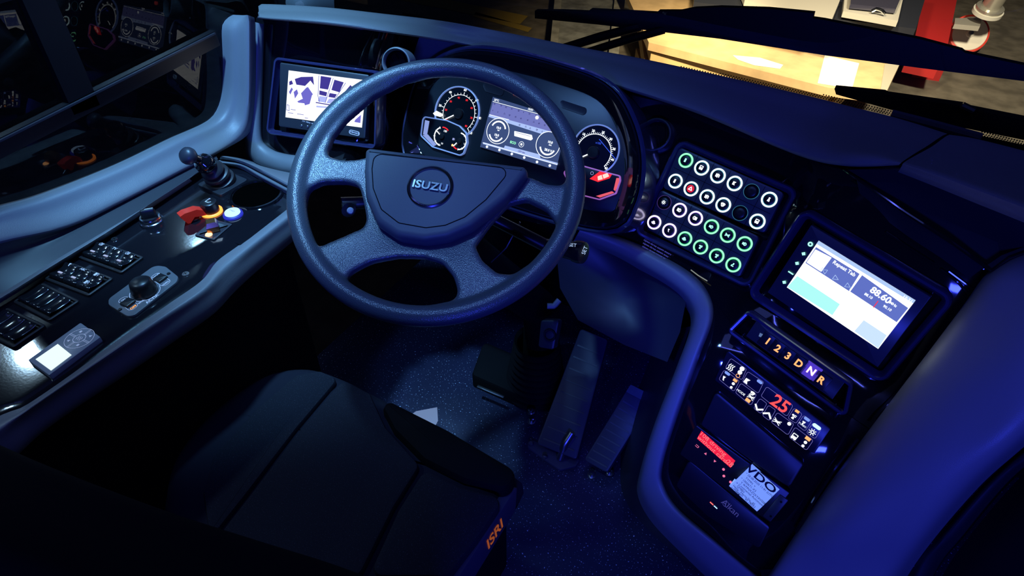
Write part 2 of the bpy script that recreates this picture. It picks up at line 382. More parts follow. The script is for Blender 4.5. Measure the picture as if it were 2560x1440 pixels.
# left rim around the fascia
o_ = [(624, 52), (621, 200), (619, 350), (632, 396), (680, 422), (745, 436), (860, 452)]
i_ = [(657, 60), (653, 200), (650, 335), (664, 368), (700, 385), (748, 393), (860, 405)]
rimm = loft([[dash(x-6, y+9, .035) for x, y in o_], [dash(x, y, -.004) for x, y in o_], [dash((x+u)/2, (y+v)/2, -.014) for (x, y), (u, v) in zip(o_, i_)], [dash(x, y, -.002) for x, y in i_], [dash(x+5, y-4, .02) for x, y in i_]], n=60)
rimm.build('fascia_rim', GREY, dashb)
# lower grey shelf left of the column, down to the console
loft([[dash(626, 400, .02), dash(690, 426, .02), dash(860, 448, .02)], [hz(560, 390, .733), hz(625, 408, .733), hz(745, 463, .733)], [hz(548, 400, .716), hz(612, 417, .716), hz(740, 484, .716)]], n=20).build('side_shelf', GREY, dashb)
# blue trim around the console edge
ou = [(1440, 592), (1530, 628), (1600, 664), (1680, 712), (1722, 752), (1734, 800), (1700, 900), (1642, 1050), (1606, 1170), (1603, 1225), (1638, 1290), (1720, 1375), (1830, 1480)]
inn = [(1455, 566), (1550, 596), (1625, 628), (1715, 678), (1765, 730), (1778, 795), (1745, 890), (1692, 1035), (1652, 1165), (1655, 1215), (1690, 1272), (1780, 1350), (1900, 1450)]
tr = loft([[dash(x-8, y+16, .10) for x, y in ou], [dash(x-1, y+2, .02) for x, y in ou], [dash(x*.75+u*.25, y*.75+v*.25, -.006) for (x, y), (u, v) in zip(ou, inn)],
           [dash(x*.25+u*.75, y*.25+v*.75, -.012) for (x, y), (u, v) in zip(ou, inn)], [dash(u, v, -.002) for u, v in inn], [dash(u+6, v-2, .02) for u, v in inn]], n=110)
tr.build('console_edge_trim', GREYR, dashb)
# knee panel below the switches
kp = [(1440, 596), (1600, 668), (1716, 748), (1700, 830), (1668, 905), (1560, 862), (1445, 800), (1400, 720), (1392, 640)]
mb = MB(); n_ = len(kp)
cen = dash(1560, 750, .12); mb.add([dash(x, y, .05) for x, y in kp]+[cen], [(i, (i+1) % n_, n_) for i in range(n_)])
mb.build('knee_panel', NAVY, dashb, smooth=60)
# side of console below the trim, to the floor
loft([[dash(x-8, y+16, .10) for x, y in ou[5:]], [dash(x-40, y+20, .20) for x, y in ou[5:]], [dash(x-80, y+10, .4) for x, y in ou[5:]]], n=40).build('console_side', NAVY, dashb)
# storage tray between fascia and passenger pad
TZ = [(2112, 424), (2246, 420), (2400, 478), (2580, 550), (2590, 620), (2524, 645), (2478, 676), (2380, 606), (2270, 536)]
mb = MB(); top = [dash(x, y, -.012) for x, y in TZ]; low = [p-np.array([0, 0, .045]) for p in top]; q = len(TZ)
inn2 = [np.mean(top, axis=0)*.12+p*.88-np.array([0, 0, .004]) for p in top]; low = [np.mean(top, axis=0)*.25+p*.75-np.array([0, 0, .04]) for p in top]
mb.add(top+inn2+low, [(i, (i+1) % q, (i+1) % q+q, i+q) for i in range(q)]+[(i+q, (i+1) % q+q, (i+1) % q+2*q, i+2*q) for i in range(q)]+[tuple(range(2*q, 3*q))])
mb.build('storage_tray', mat('tray_reflection_tint', (.022, .026, .03), .22, spec=.6), dashb, smooth=25)  # lifted grey-green tint stands in for the reflection in the tray
mb = MB(); tube(mb, top, .003, 8, closed=True); mb.build('tray_lip', GLOSS, dashb)
# right end cap lip of the fascia (thin glossy edge line)
mb = MB(); tube(mb, resample([dash(x, y, -.004) for x, y in [(2482, 684), (2440, 735), (2330, 880), (2250, 985), (2195, 1050)]], 30), .004, 8)
tube(mb, resample([dash(x, y, -.002) for x, y in [(2144, 1096), (2080, 1180), (2035, 1250), (1990, 1330)]], 20), .003, 8)
mb.build('fascia_edge', GLOSS, dashb)
# long soft ribs in the fascia above the radio
mb = MB()
for l in ([(2215, 580), (2275, 620), (2335, 658)], [(2352, 672), (2395, 705), (2420, 735)], [(2372, 678), (2415, 710), (2428, 722)], [(2310, 570), (2400, 628), (2470, 680)]):
    tube(mb, resample([dash(x, y, .0108) for x, y in l], 14), .0022, 8)
mb.build('fascia_rib', GLOSS, dashb)
# small print under the switch keypads
for k in range(6):
    s = PS.at(1645-k*4.5, 618+k*6.5, -.004)
    text('warning_print', 'mjxwe nkrvus ozawm enxuru'[:25-(k % 3)*2], s, .0052, em('print_blue', (.10, .10, .65), .8), dashb, sx=1.0, h=.004)
# ------------------------------------------------------------ air vents
def vent(px, pl, r, label, lit):
    p = pl.at(*px); t = thing('air_vent', label, 'air vent', p.o, 'round dash air vents')
    turned('outer_ring', p, [(r*1.12, -.035), (r*1.13, .001), (r*1.08, .006), (r*1.0, .007), (r*.92, .004), (r*.90, -.004)], lit, t, cap1=False)
    turned('barrel', p, [(r*.90, -.004), (r*.84, -.02), (.001, -.022)], MATT, t)
    mb = MB()
    for k in (-.5, 0, .5):
        q = p.rot(35); w = math.sqrt(max(.02, .8-k*k))*r*.85
        mb.add([q.w(k*r, -w, -.018), q.w(k*r, w, -.018), q.w(k*r+.002, w, -.007), q.w(k*r+.002, -w, -.007)], [(0, 1, 2, 3)])
    mb.build('louvre', NAVY, t)
    return t
vent((992, 157), PM.off(.004), .0255, 'round air vent ring peeking over the steering wheel rim beside the camera monitor', GREY)
vent((1640, 337), PS.off(.004), .0285, 'round black air vent between instrument cluster and backlit keypads', NAVY)
# ------------------------------------------------------------ camera monitor
mon = thing('camera_monitor', 'small dash monitor showing a camera view of bus seats and door', 'monitor', PM.o)
b0 = [(689, 145), (945, 180), (940, 372), (668, 332)]
frame('bezel', PM, b0, [(-.003, -.045), (-.002, .002), (.0, .005), (.003, .0045), (.004, -.004), (.007, -.012)], GLOSSB, mon, r=.010)
plate('housing', PM, [(700, 155), (924, 187), (914, 347), (697, 316)], -.014, .002, NAVY, mon, r=.004, bev=.003)
scr = PM.off(.0022)
pxpolys('screen', scr, [[(722, 176), (917, 201), (905, 319), (714, 293)]], E_SCR, mon, .0006)
mq = lambda pts: [(680+x/6, 140+y/6) for x, y in pts]
pxpolys('screen_picture', scr, [mq([(735, 300), (895, 325), (845, 505), (722, 485)]), mq([(940, 355), (1080, 395), (1015, 545), (895, 510)]), mq([(715, 515), (832, 545), (818, 605), (712, 580)]), mq([(868, 555), (978, 575), (945, 630), (850, 615)]),
    mq([(345, 345), (440, 315), (620, 310), (635, 440), (580, 370), (500, 450), (370, 430)]), mq([(262, 385), (300, 365), (322, 420), (265, 440)]), mq([(1100, 530), (1180, 435), (1260, 520), (1170, 595), (1090, 570)]), mq([(660, 690), (930, 735), (925, 750), (660, 705)])], E_SPUR, mon, .0012)
pxpolys('screen_seats', scr, [mq([(440, 560), (520, 475), (605, 590), (570, 720), (500, 740), (470, 650)]), mq([(330, 540), (380, 500), (400, 560), (350, 640)]), mq([(260, 540), (300, 470), (320, 500), (280, 580)]), mq([(385, 680), (470, 640), (490, 710), (400, 700)]), mq([(1250, 960), (1340, 880), (1330, 1005), (1240, 990)]), mq([(520, 475), (545, 465), (620, 575), (605, 590)])], E_SPUR2, mon, .0016)
pxpolys('screen_floor', scr, [mq([(715, 600), (830, 615), (800, 700), (690, 680)]), mq([(860, 640), (940, 640), (920, 720), (820, 705)]), mq([(980, 610), (1050, 590), (1060, 660), (1000, 710)]), mq([(670, 745), (910, 765), (905, 785), (670, 770)])], E_SPUR3, mon, .0014)
pxlines('screen_overlay', scr, [mq([(710, 295), (695, 600), (720, 690)]), mq([(925, 335), (805, 700)]), mq([(1110, 405), (940, 660)]), mq([(232, 730), (225, 810), (265, 820), (262, 740), (232, 730)]), mq([(290, 800), (360, 812)]), mq([(250, 850), (325, 862)]), mq([(385, 868), (480, 882)]), mq([(500, 928), (545, 934)])], .0011, em('screen_overlay_ink', (.1, .1, .45), 1), mon, .002)
for k, x in enumerate((754, 769, 784, 800)):
    q = PM.at(x, 314+k*2.2, .002); s = turned('button', q, [(.0022, 0), (.0021, .0015), (.0014, .002)], STEEL, mon, seg=12)
text('lettering', 'C/D  MENU  SEL', PM.at(770, 306, .002), .0035, WHITE, mon)
bq = PM.at(886, 332, .002)
frame('badge', bq, [(-.011, -.0042), (.011, -.0042), (.011, .0042), (-.011, .0042)], [(0, 0), (0, .001), (.0009, .001), (.0009, .0002)], WHITE, mon, r=.0041, px=False)
text('badge_lettering', 'EYEVOICE', bq, .0042, WHITE, mon, bold=.02)
# ------------------------------------------------------------ instrument cluster
PF = PK.off(-.004)
clu = thing('instrument_cluster', 'instrument cluster with two round gauges around a central display behind the wheel', 'instrument cluster', PK.o)
inner = [(1046, 372), (1060, 262), (1090, 200), (1160, 168), (1250, 172), (1380, 205), (1490, 248), (1540, 320), (1560, 410), (1545, 500), (1500, 530), (1300, 480), (1120, 410)]
inner = None or inner
in2 = catmull(pxs(PK, inner), 6, closed=True)
in2 = [tuple(p) for p in in2]
frame('hood', PK, in2, [(-.030, -.12), (-.031, .006), (-.027, .013), (-.020, .013), (-.004, -.002), (0, -.004)], GLOSS, clu, r=0, px=False)
frame('outer_rim', PK, in2, [(-.040, -.12), (-.0405, .000), (-.037, .004), (-.033, .002), (-.032, -.01)], GLOSSB, clu, r=0, px=False)
plate('face_plate', PF, in2, -.006, 0, mat('cluster_face', (.020, .026, .036), .35), clu, r=0, px=False)
BEZ = mat('lit_gauge_bezel', (.4, .45, .6), .25, emit=(.20, .32, .75), es=.55)
def arc_pts(c, rx, t0, t1, n): return [(c[0]+rx*math.cos(t0+(t1-t0)*i/(n-1)), c[1]+rx*math.sin(t0+(t1-t0)*i/(n-1))) for i in range(n)]
def dial(t, px, R, a0, a1, nums, minor, rt, needle, tn=.0010, num_r=.80, sub=None, nsize=.0085, hub=.0105):
    """a round gauge: degrees clockwise from a0 to a1"""
    q = PF.at(*px, .001); mb = MB()
    ang = lambda f: math.radians(a0+(a1-a0)*f)
    stroke(mb, q, [(rt*math.cos(ang(i/60)), rt*math.sin(ang(i/60))) for i in range(61)], tn, .0006)
    for i in range(minor+1):
        A = ang(i/minor); big = i % (minor//(len(nums)-1)) == 0
        r2 = rt+(.0058 if big else .0035); stroke(mb, q, [(rt*math.cos(A), rt*math.sin(A)), (r2*math.cos(A), r2*math.sin(A))], .0011 if big else .0007, .0006)
    mb.build('scale', E_WHITE, t, smooth=0)
    for i, s in enumerate(nums):
        A = ang(i/(len(nums)-1)); text('numeral', s, Plane(q.w(R*num_r*math.cos(A), R*num_r*math.sin(A)), q.n, q.u), nsize, E_WHITE, t, .0007, bold=.02)
    if sub:
        for i, s in enumerate(sub):
            A = ang(i/(len(sub)-1)); text('numeral', s, Plane(q.w((rt-.006)*math.cos(A), (rt-.006)*math.sin(A)), q.n, q.u), nsize*.8, E_RED, t, .0007, bold=.03)
    turned('needle_hub', q, [(hub, 0), (hub*.98, .004), (hub*.85, .0055), (.001, .0058)], BLACK, t, seg=30)
    A = ang(needle[0]); mb = MB(); d = (math.cos(A), math.sin(A)); stroke(mb, q, [(d[0]*needle[1], d[1]*needle[1]), (d[0]*needle[2], d[1]*needle[2])], .0022, .004); mb.build('needle', E_WHITE, t, smooth=0)
    return q
spd = MB().add([PF.w(*PF.ab(1143, 282)) , PF.w(*PF.ab(1144, 282)), PF.w(*PF.ab(1143, 283))], [(0, 1, 2)]).build('speedometer', BLACK, clu)
q = PF.at(1143, 282, .0005)
mb = MB(); lathe(mb, q, [(.0530, 0), (.0522, .004), (.0508, .0045), (.0498, .001)], 60, cap1=False); mb.build('gauge_bezel', BEZ, spd)
turned('gauge_face', q, [(.0498, .0002), (.0001, .0002)], mat('gauge_face', (.006, .010, .016), .25), spd, seg=60, cap1=False)
dial(spd, (1147, 284), .0530, 216, -40, ['0', '20', '40', '60', '80', '100', '120'], 24, .0372, (.005, .011, .036), sub=['10', '20', '30', '40', '50', '60', '70', '80'], num_r=.90, nsize=.0066)
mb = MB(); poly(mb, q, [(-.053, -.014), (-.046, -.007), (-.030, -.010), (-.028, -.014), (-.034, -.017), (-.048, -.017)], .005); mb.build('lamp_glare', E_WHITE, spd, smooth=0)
# twin gauge under the speedometer
tw = [(1061, 300), (1066, 293), (1120, 302), (1152, 316), (1169, 334), (1171, 358), (1162, 384), (1152, 389), (1085, 368), (1056, 340)]
tg = plate('twin_gauge', PF, tw, 0, .005, mat('gauge_face2', (.006, .010, .016), .25), clu, r=.006)
frame('gauge_bezel', PF, tw, [(-.001, 0), (-.001, .007), (.0005, .0075), (.0015, .005)], BEZ, tg, r=.006)
mb = MB(); poly(mb, PF, pxs(PF, [(1063, 300), (1074, 303), (1068, 338), (1058, 336)], .005), .0056); poly(mb, PF, pxs(PF, [(1057, 338), (1070, 336), (1092, 362), (1084, 366)], .005), .0056); mb.build('bezel_side', em('bezel_side_glow', (.30, .40, .85), .9), tg, smooth=0)
def small(px, R, segs, red, needle, hub=.006):
    q = PF.at(*px, .0058)
    for (t0, t1), m in [(s, E_WHITE) for s in segs]+[(red, E_RED)]:
        mb = MB(); stroke(mb, q, arc_pts((0, 0), R, math.radians(t0), math.radians(t1), 14), .0024, 0); mb.build('scale', m, tg, smooth=0)
    mb = MB()
    for A in range(int(segs[0][0]), int(segs[-1][1]) if segs[-1][1] > segs[0][0] else int(segs[0][0])+1, 35):
        a = math.radians(A); stroke(mb, q, [(R*.86*math.cos(a), R*.86*math.sin(a)), (R*1.12*math.cos(a), R*1.12*math.sin(a))], .0007, .0002)
    mb.build('scale_tick', E_WHITE, tg, smooth=0)
    turned('needle_hub', q, [(hub, 0), (hub*.9, .003), (.0005, .0035)], BLACK, tg, seg=20)
    a = math.radians(needle); mb = MB(); stroke(mb, q, [(hub*1.0*math.cos(a), hub*math.sin(a)), (R*.9*math.cos(a), R*.9*math.sin(a))], .002, .003); mb.build('needle', E_WHITE, tg, smooth=0)
    return q
small((1105, 341), .0185, [(120, 270)], (55, 100), 150)
small((1148, 353), .0165, [(-85, 90)], (-125, -95), -125)
text('numeral', '120', PF.at(1113, 328, .006), .0055, E_WHITE, tg, bold=.02); text('numeral', '50', PF.at(1105, 359, .006), .005, E_WHITE, tg); text('numeral', '1/2', PF.at(1162, 360, .006), .005, E_WHITE, tg)
turned('fuel_lamp', PF.at(1131, 363, .006), [(.0024, 0), (.001, .0006)], em('fuel_glow', (1, .35, .12), 3), tg, seg=14)
icon('fuel_symbol', 'fuel', PF.at(1134, 348, .006), .0032, E_SPUR3, tg, w=.2)
# centre display
def lq(pts): return [(1200+x/4, 200+y/4) for x, y in pts]
lcd = [(1235, 243), (1420, 301), (1390, 425), (1203, 368)]
dsp = plate('centre_display', PF, lcd, 0, .005, E_SLATE, clu, r=0, bev=.0003)
DP = PF.off(.0051)
pxpolys('display_band', DP, [lq([(130, 225), (870, 425), (845, 560), (95, 350)])], E_LAV, dsp, .0002)
pxpolys('display_band', DP, [lq([(95, 345), (850, 555), (832, 610), (85, 368)]), lq([(35, 622), (600, 780), (780, 830), (775, 852), (30, 640)]), lq([(250, 655), (600, 745), (605, 790), (240, 680)])], E_BAND, dsp, .0004)
pxlines('display_line', DP, [lq([(130, 215), (870, 418)]), lq([(95, 346), (290, 398)]), lq([(30, 628), (770, 845)])], .0009, E_WHITE, dsp, .0006)
def ring_px(name, pl, px, R, w, m, parent, h, t0=0, t1=360):
    q = pl.at(*px); mb = MB(); stroke(mb, q, arc_pts((0, 0), R, math.radians(t0), math.radians(t1), 36), w, h); return mb.build(name, m, parent, smooth=0)
for c_ in ((1245, 328), (1370, 362)):
    qq = DP.at(*c_); mb = MB(); poly(mb, qq, circ(.0240, 36), .0006); mb.build('display_dial', E_SLATE, dsp, smooth=0)
    ring_px('display_ring', DP, c_, .0245, .0012, E_WHITE, dsp, .0008)
for c_, t0, t1 in (((1246, 324), 20, 160), ((1242, 333), 205, 335), ((1370, 366), 200, 340)):
    ring_px('display_arc', DP, c_, .0155, .0030, E_WHITE, dsp, .0010, t0, t1)
for s, x, y, z in (('10.0', 1247, 320, .0062), ('10.0', 1242, 338, .0062), ('10.0', 1376, 356, .0062), ('28.0 V', 1371, 376, .0062), ('ECO', 1283, 357, .0065), ('23°C', 1242, 251, .0052), ('15:31', 1327, 274, .0055), ('1371 km', 1304, 380, .0045), ('bar', 1247, 326, .0036), ('bar', 1242, 344, .0036), ('BAR', 1376, 363, .0032)):
    text('display_text', s, DP.at(x, y), z, E_GRN if s == 'ECO' else (E_WHITE if 'km' not in s else E_SPUR), dsp, .0012, bold=.03)
pxpolys('display_bus', DP, [lq([(345, 510), (520, 550), (530, 590), (510, 605), (345, 560)])], E_WHITE, dsp, .0010, r=.001)
pxlines('display_bus_windows', DP, [lq([(360, 525), (505, 563)])], .0008, E_SPUR, dsp, .0014)
qq = DP.at(1304, 361); mb = MB(); stroke(mb, qq, circ(.0052, 20), .0007, .0012, True); poly(mb, qq, [(-.002, -.002), (.002, -.002), (.002, .002), (-.002, .002)], .0012); mb.build('display_symbol', E_WHITE, dsp, smooth=0)
mb = MB(); qq = DP.at(1343, 294); poly(mb, qq, [(.0042*(1 if i % 2 else .7)*math.cos(i*PI/8), .0042*(1 if i % 2 else .7)*math.sin(i*PI/8)) for i in range(16)], .0012); mb.build('display_symbol', E_WHITE, dsp, smooth=0)
mb = MB()
for r_ in range(3):
    for k in range(12):
        x, y = 1238+k*14.5+r_*(-6)+random.uniform(-2, 2), 260+r_*16+k*4.1
        if x > 1400 or (r_ == 2 and k < 5): continue
        qq = DP.at(x, y); s = .0024
        S, Fi = pick(random.choice(['bus', 'fog', 'sun', 'warn', 'fuel', 'person', 'fogr', 'wiper']))
        for l in S: stroke(mb, qq, [(u*s, v*s) for u, v in l], .0005, .0008)
        for f_ in Fi: poly(mb, qq, [(u*s*.7, v*s*.7) for u, v in f_], .0008)
mb.build('display_tell_tales', E_DIMI, dsp, smooth=0)
for x, y in ((1218, 367), (1249, 375), (1280, 385), (1311, 394), (1343, 405), (1375, 414)):
    qq = DP.at(x, y); poly(MB(), qq, circ(.0026, 10), .0010).build('display_menu_icon', E_WHITE, dsp, smooth=0)
# rev counter
rev = plate('rev_counter', PF, [(1486, 376), (1486.5, 376), (1486.5, 376.5), (1486, 376.5)], 0, .0002, BLACK, clu, r=0, bev=0)
q = PF.at(1489, 374, .0005); mb = MB(); lathe(mb, q, [(.0465, 0), (.0458, .004), (.0446, .0045), (.0436, .001)], 60, cap1=False); mb.build('gauge_bezel', BEZ, rev)
turned('gauge_face', q, [(.0436, .0002), (.0001, .0002)], mat('gauge_face3', (.008, .007, .022), .25), rev, seg=60, cap1=False)
dial(rev, (1484, 381), .0475, 222, -34, ['0', '5', '10', '15', '20', '25', '30', '35', '40', '45'], 45, .0335, (.02, .010, .026), tn=.0012, num_r=.83, nsize=.0062, hub=.0115)
text('numeral', 'x100', PF.at(1496, 358, .001), .0055, E_BLU, rev)
mb = MB(); stroke(mb, PF, pxs(PF, [(1500, 349), (1540, 398)]), .0011, .0042); mb.build('painted_lens_reflection', E_BLU, rev, smooth=0)  # reflection drawn as a glowing streak; no lens is modelled
rp = [(1420, 448), (1412, 432), (1424, 420), (1462, 416), (1512, 430), (1551, 440), (1552, 452), (1541, 484), (1500, 499), (1440, 484)]
wg = plate('warning_gauge', PF, rp, 0, .005, mat('gauge_face4', (.012, .006, .02), .3), clu, r=.004)
frame('gauge_bezel', PF, rp, [(-.001, 0), (-.001, .0065), (.0004, .007), (.0014, .005)], mat('pink_bezel', (.3, .25, .4), .3, emit=(.45, .15, .55), es=.6), wg, r=.004)
pxpolys('red_segment', PF.off(.0055), [[(1494, 441), (1504, 437), (1507, 448), (1495, 451)], [(1506, 437), (1519, 432), (1523, 441), (1509, 447)]], em('red_hot_segment', (1, .35, .3), 2.2), wg)
pxpolys('red_glow', PF.off(.0052), [[(1474, 447), (1500, 428), (1530, 436), (1524, 446), (1495, 455)]], E_RED, wg)
pxpolys('red_side', PF.off(.0052), [[(1541, 445), (1550, 445), (1545, 465), (1538, 478), (1534, 474)], [(1490, 490), (1530, 478), (1536, 482), (1500, 494)]], em('red_side_glow', (.9, .12, .16), .9), wg)
ring_px('symbol', PF.off(.0055), (1480, 433), .0028, .0006, E_SPUR3, wg, 0)
wl = PF.at(1290.5, 234, .002); mb = MB(); stroke(mb, wl, circ(.0042, 20), .0008, .0004, True); stroke(mb, wl, circ(.0058, 8, 0, 0, -.7, .7, False), .0008, .0004); stroke(mb, wl, circ(.0058, 8, 0, 0, PI-.7, PI+.7, False), .0008, .0004)
mb.build('parking_brake_lamp', E_REDH, clu, smooth=0); text('lamp_letter', 'P', wl, .006, E_REDH, clu)
# oblong recesses in the face plate
for c4 in ([(1205, 205), (1262, 218), (1256, 240), (1215, 228)], [(1400, 250), (1468, 272), (1462, 288), (1405, 268)]):
    frame('dummy_window', PF, c4, [(-.001, 0), (-.001, .0012), (.001, .0008)], NAVY, clu, r=.006, closed=True)
# ------------------------------------------------------------ keypads
KX = lambda x, y: (1580+x*.2638, 340+y*.2639)
rows = [[(511, 232), (661, 303), (815, 377), (973, 450), (1132, 526), (1301, 603)], [(411, 428), (560, 501), (712, 577), (865, 653), (1024, 730), (1188, 810)],
        [(306, 630), (452, 703), (602, 780), (754, 860), (908, 940), (1068, 1022)], [(211, 818), (355, 895), (501, 973), (650, 1052), (803, 1136), (960, 1220)]]
sty = ['gwwwow', 'wrwwow', 'sppggg', 'vvgggg']
icn = [['door', 'bus', 'fuel', 'fold', None, 'person'], ['door', 'warn', 'fuel', 'wiper', None, 'bus'], ['sun', 'fog', 'fogr', 'beam', 'side', 'beam'], ['rays', 'horn', 'rays', 'lamp', 'lamp', 'seat']]
KEYP = mat('keypad_plastic', (.045, .055, .085), .35)
outl = [[(452, 108), (1440, 545), (1330, 930), (1215, 930), (300, 500)], [(272, 505), (1210, 955), (1020, 1345), (140, 880)]]
outl[0] = [(455, 105), (1445, 540), (1255, 925), (292, 492)]
for ki in (0, 1):
    o4 = [KX(*p) for p in outl[ki]]; cx, cy = np.mean(o4, axis=0)
    kp_ = thing('switch_keypad', ['upper backlit keypad of twelve round buttons ringed mostly in white, red hazard key', 'lower backlit keypad of twelve round buttons ringed in violet and green'][ki], 'keypad', PS.hit(cx, cy), 'backlit keypads')
    plate('housing', PS, o4, -.012, .003, KEYP, kp_, r=.007, bev=.002)
    G = PS.off(.0031); mb = MB()
    for c_ in range(5):
        (x0, y0), (x1, y1) = rows[2*ki][c_], rows[2*ki][c_+1]; (x2, y2), (x3, y3) = rows[2*ki+1][c_], rows[2*ki+1][c_+1]
        m0 = np.array([(x0+x1)/2, (y0+y1)/2]); m1 = np.array([(x2+x3)/2, (y2+y3)/2]); d = (m0-m1)*.42
        stroke(mb, G, pxs(G, [KX(*(m0+d)), KX(*(m1-d))]), .0008, 0)
    e0 = np.array(rows[2*ki][0])+np.array(rows[2*ki+1][0]); e1 = np.array(rows[2*ki][5])+np.array(rows[2*ki+1][5]); dd = (e1-e0)/2*.08
    stroke(mb, G, pxs(G, [KX(*(e0/2-dd)), KX(*(e1/2+dd))]), .0008, 0)
    mb.build('key_groove', MATT, kp_, smooth=0)
    for r_ in (0, 1):
        R_ = 2*ki+r_
        for c_ in range(6):
            s = sty[R_][c_]; x, y = KX(*rows[R_][c_]); q = PS.at(x, y, .003)
            rr = .0139
            ring, inn_ = {'g': (E_GRN, E_GRND), 'w': (E_ICE, E_ICED), 'r': (E_ICE, E_ICED), 'p': (E_PUR, E_PURD), 'v': (E_PUR, E_PURD), 'o': (em('dim_cyan_ring', (.06, .3, .5), .6), MATT), 's': (em('dim_violet_ring', (.12, .06, .35), .5), MATT)}[s]
            bt = turned('button', q, [(rr*.70, 0), (rr*.68, .0035), (rr*.60, .0042), (rr*.2, .0040)], BLACK, kp_, seg=28)
            k = .0031 if s not in 'os' else .0007
            mb = MB(); lathe(mb, q, [(rr, 0), (rr, .0012), (rr-k*.4, .0018), (rr-k, .0015), (rr-k, 0)], 36, cap1=False); mb.build('ring', ring, bt)
            mb = MB(); lathe(mb, q, [(rr-k, .0006), (rr*.70, .0003)], 32, cap1=False); mb.build('ring_glow', inn_, bt)
            if s == 'r': mb = MB(); poly(mb, q, circ(rr*.52, 24), .0044); mb.build('hazard_face', em('hazard_red', (.85, .02, .05), .8), bt, smooth=0)
            if icn[R_][c_]: icon('symbol', icn[R_][c_], q.rot(0), rr*.34, E_WHITE if s in 'gwrpvs' and R_ < 3 and s != 'g' else (E_PUR if s == 'v' else E_GREENI), bt, .0047, w=.3 if s != 's' else .2)
kb = [(1710, 357), (1975, 470), (1858, 712), (1592, 585)]
frame('keypad_surround', PS, [(1700, 352), (1992, 478), (1872, 718), (1588, 580)], [(-.004, -.045), (-.004, .002), (-.001, .0065), (.003, .006), (.006, 0), (.009, -.006)], GLOSSB, dashb, r=.016)
# ------------------------------------------------------------ radio touchscreen
rad = thing('touchscreen_radio', 'large lit dash touchscreen radio tuned to 88.60 with green icons down its side', 'touchscreen', PR.o)
frame('surround', PR, [(2010, 525), (2384, 745), (2205, 955), (1872, 735)], [(-.004, -.045), (-.004, .002), (-.001, .007), (.003, .0065), (.007, 0), (.010, -.008)], GLOSSB, rad, r=.016)
plate('housing', PR, [(2029, 562), (2328, 742), (2195, 917), (1920, 730)], -.01, .003, mat('radio_frame', (.05, .055, .09), .3), rad, r=.001, bev=.001)
RP = PR.off(.0034); RX = lambda pts: [(1860+x/3.13, 500+y/3.13) for x, y in pts]
pxpolys('screen', RP, [RX([(585, 318), (1343, 785), (1050, 1165), (335, 683)])], E_SCR, rad)
pxpolys('screen_bar', RP, [RX([(585, 318), (1343, 785), (1325, 808), (567, 342)])], E_SPALE, rad, .0005)
pxpolys('media_panel', RP, [RX([(565, 368), (905, 578), (822, 712), (482, 492)]), RX([(925, 588), (1285, 845), (1195, 955), (832, 716)])], E_SBLUE, rad, .0006)
pxpolys('cover_tile', RP, [RX([(560, 385), (688, 450), (605, 562), (490, 488)])], E_SCR, rad, .0010, r=.001)
pxpolys('aqua_tile', RP, [RX([(418, 595), (750, 815), (692, 900), (340, 680)])], E_SAQUA, rad, .0006)
pxpolys('mist_tile', RP, [RX([(938, 940), (1117, 1058), (1050, 1160), (865, 1025)])], E_SMIST, rad, .0006)
text('radio_text', '88.60', RP.at(1860+1070/3.13, 500+745/3.13).rot(-2), .0150, E_WHITE, rad, .0014, bold=.03)
for s, x, y, z in (('Repeat Tab', 785, 535, .0085), ('MHz', 1168, 815, .006), ('88.10', 975, 750, .006), ('90.10', 1122, 845, .006), ('15:31', 1280, 775, .007), ('FM', 1262, 815, .006)):
    text('radio_text', s, RP.at(*RX([(x, y)])[0]), z, E_WHITE, rad, .0014, bold=.02)
q = RP.at(*RX([(722, 612)])[0]); mb = MB(); stroke(mb, q, [(-.004, -.004), (.004, 0), (-.004, .004)], .0008, .0014, True)
stroke(mb, q, [(-.018, -.004), (-.025, 0), (-.018, .004)], .0007, .0014, True); stroke(mb, q, [(.018, -.004), (.025, 0), (.018, .004)], .0007, .0014, True); stroke(mb, q, [(.0265, -.004), (.0265, .004)], .0007, .0014); stroke(mb, q, [(-.0265, -.004), (-.0265, .004)], .0007, .0014)
mb.build('media_controls', E_SPALE, rad, smooth=0)
pxlines('tuner_mark', RP, [RX([(1050, 790), (1015, 838)])], .0012, E_RED, rad, .0014)
for x, y, kk in ((520, 345, 'ring'), (466, 420, 'dia'), (415, 495, 'dia'), (367, 570, 'bar'), (315, 643, 'home')):
    q = RP.at(*RX([(x, y)])[0]); mb = MB(); s = .0042
    if kk == 'ring': stroke(mb, q, circ(s*.7, 16), .0022, .001, True)
    elif kk == 'bar': stroke(mb, q, [(-s, 0), (s, 0)], .0022, .001)
    else: poly(mb, q, [(-s*.8, 0), (0, -s*.8), (s*.9, 0), (s*.1, s*.9)], .001)
    mb.build('side_key', E_GREENI, rad, smooth=0)
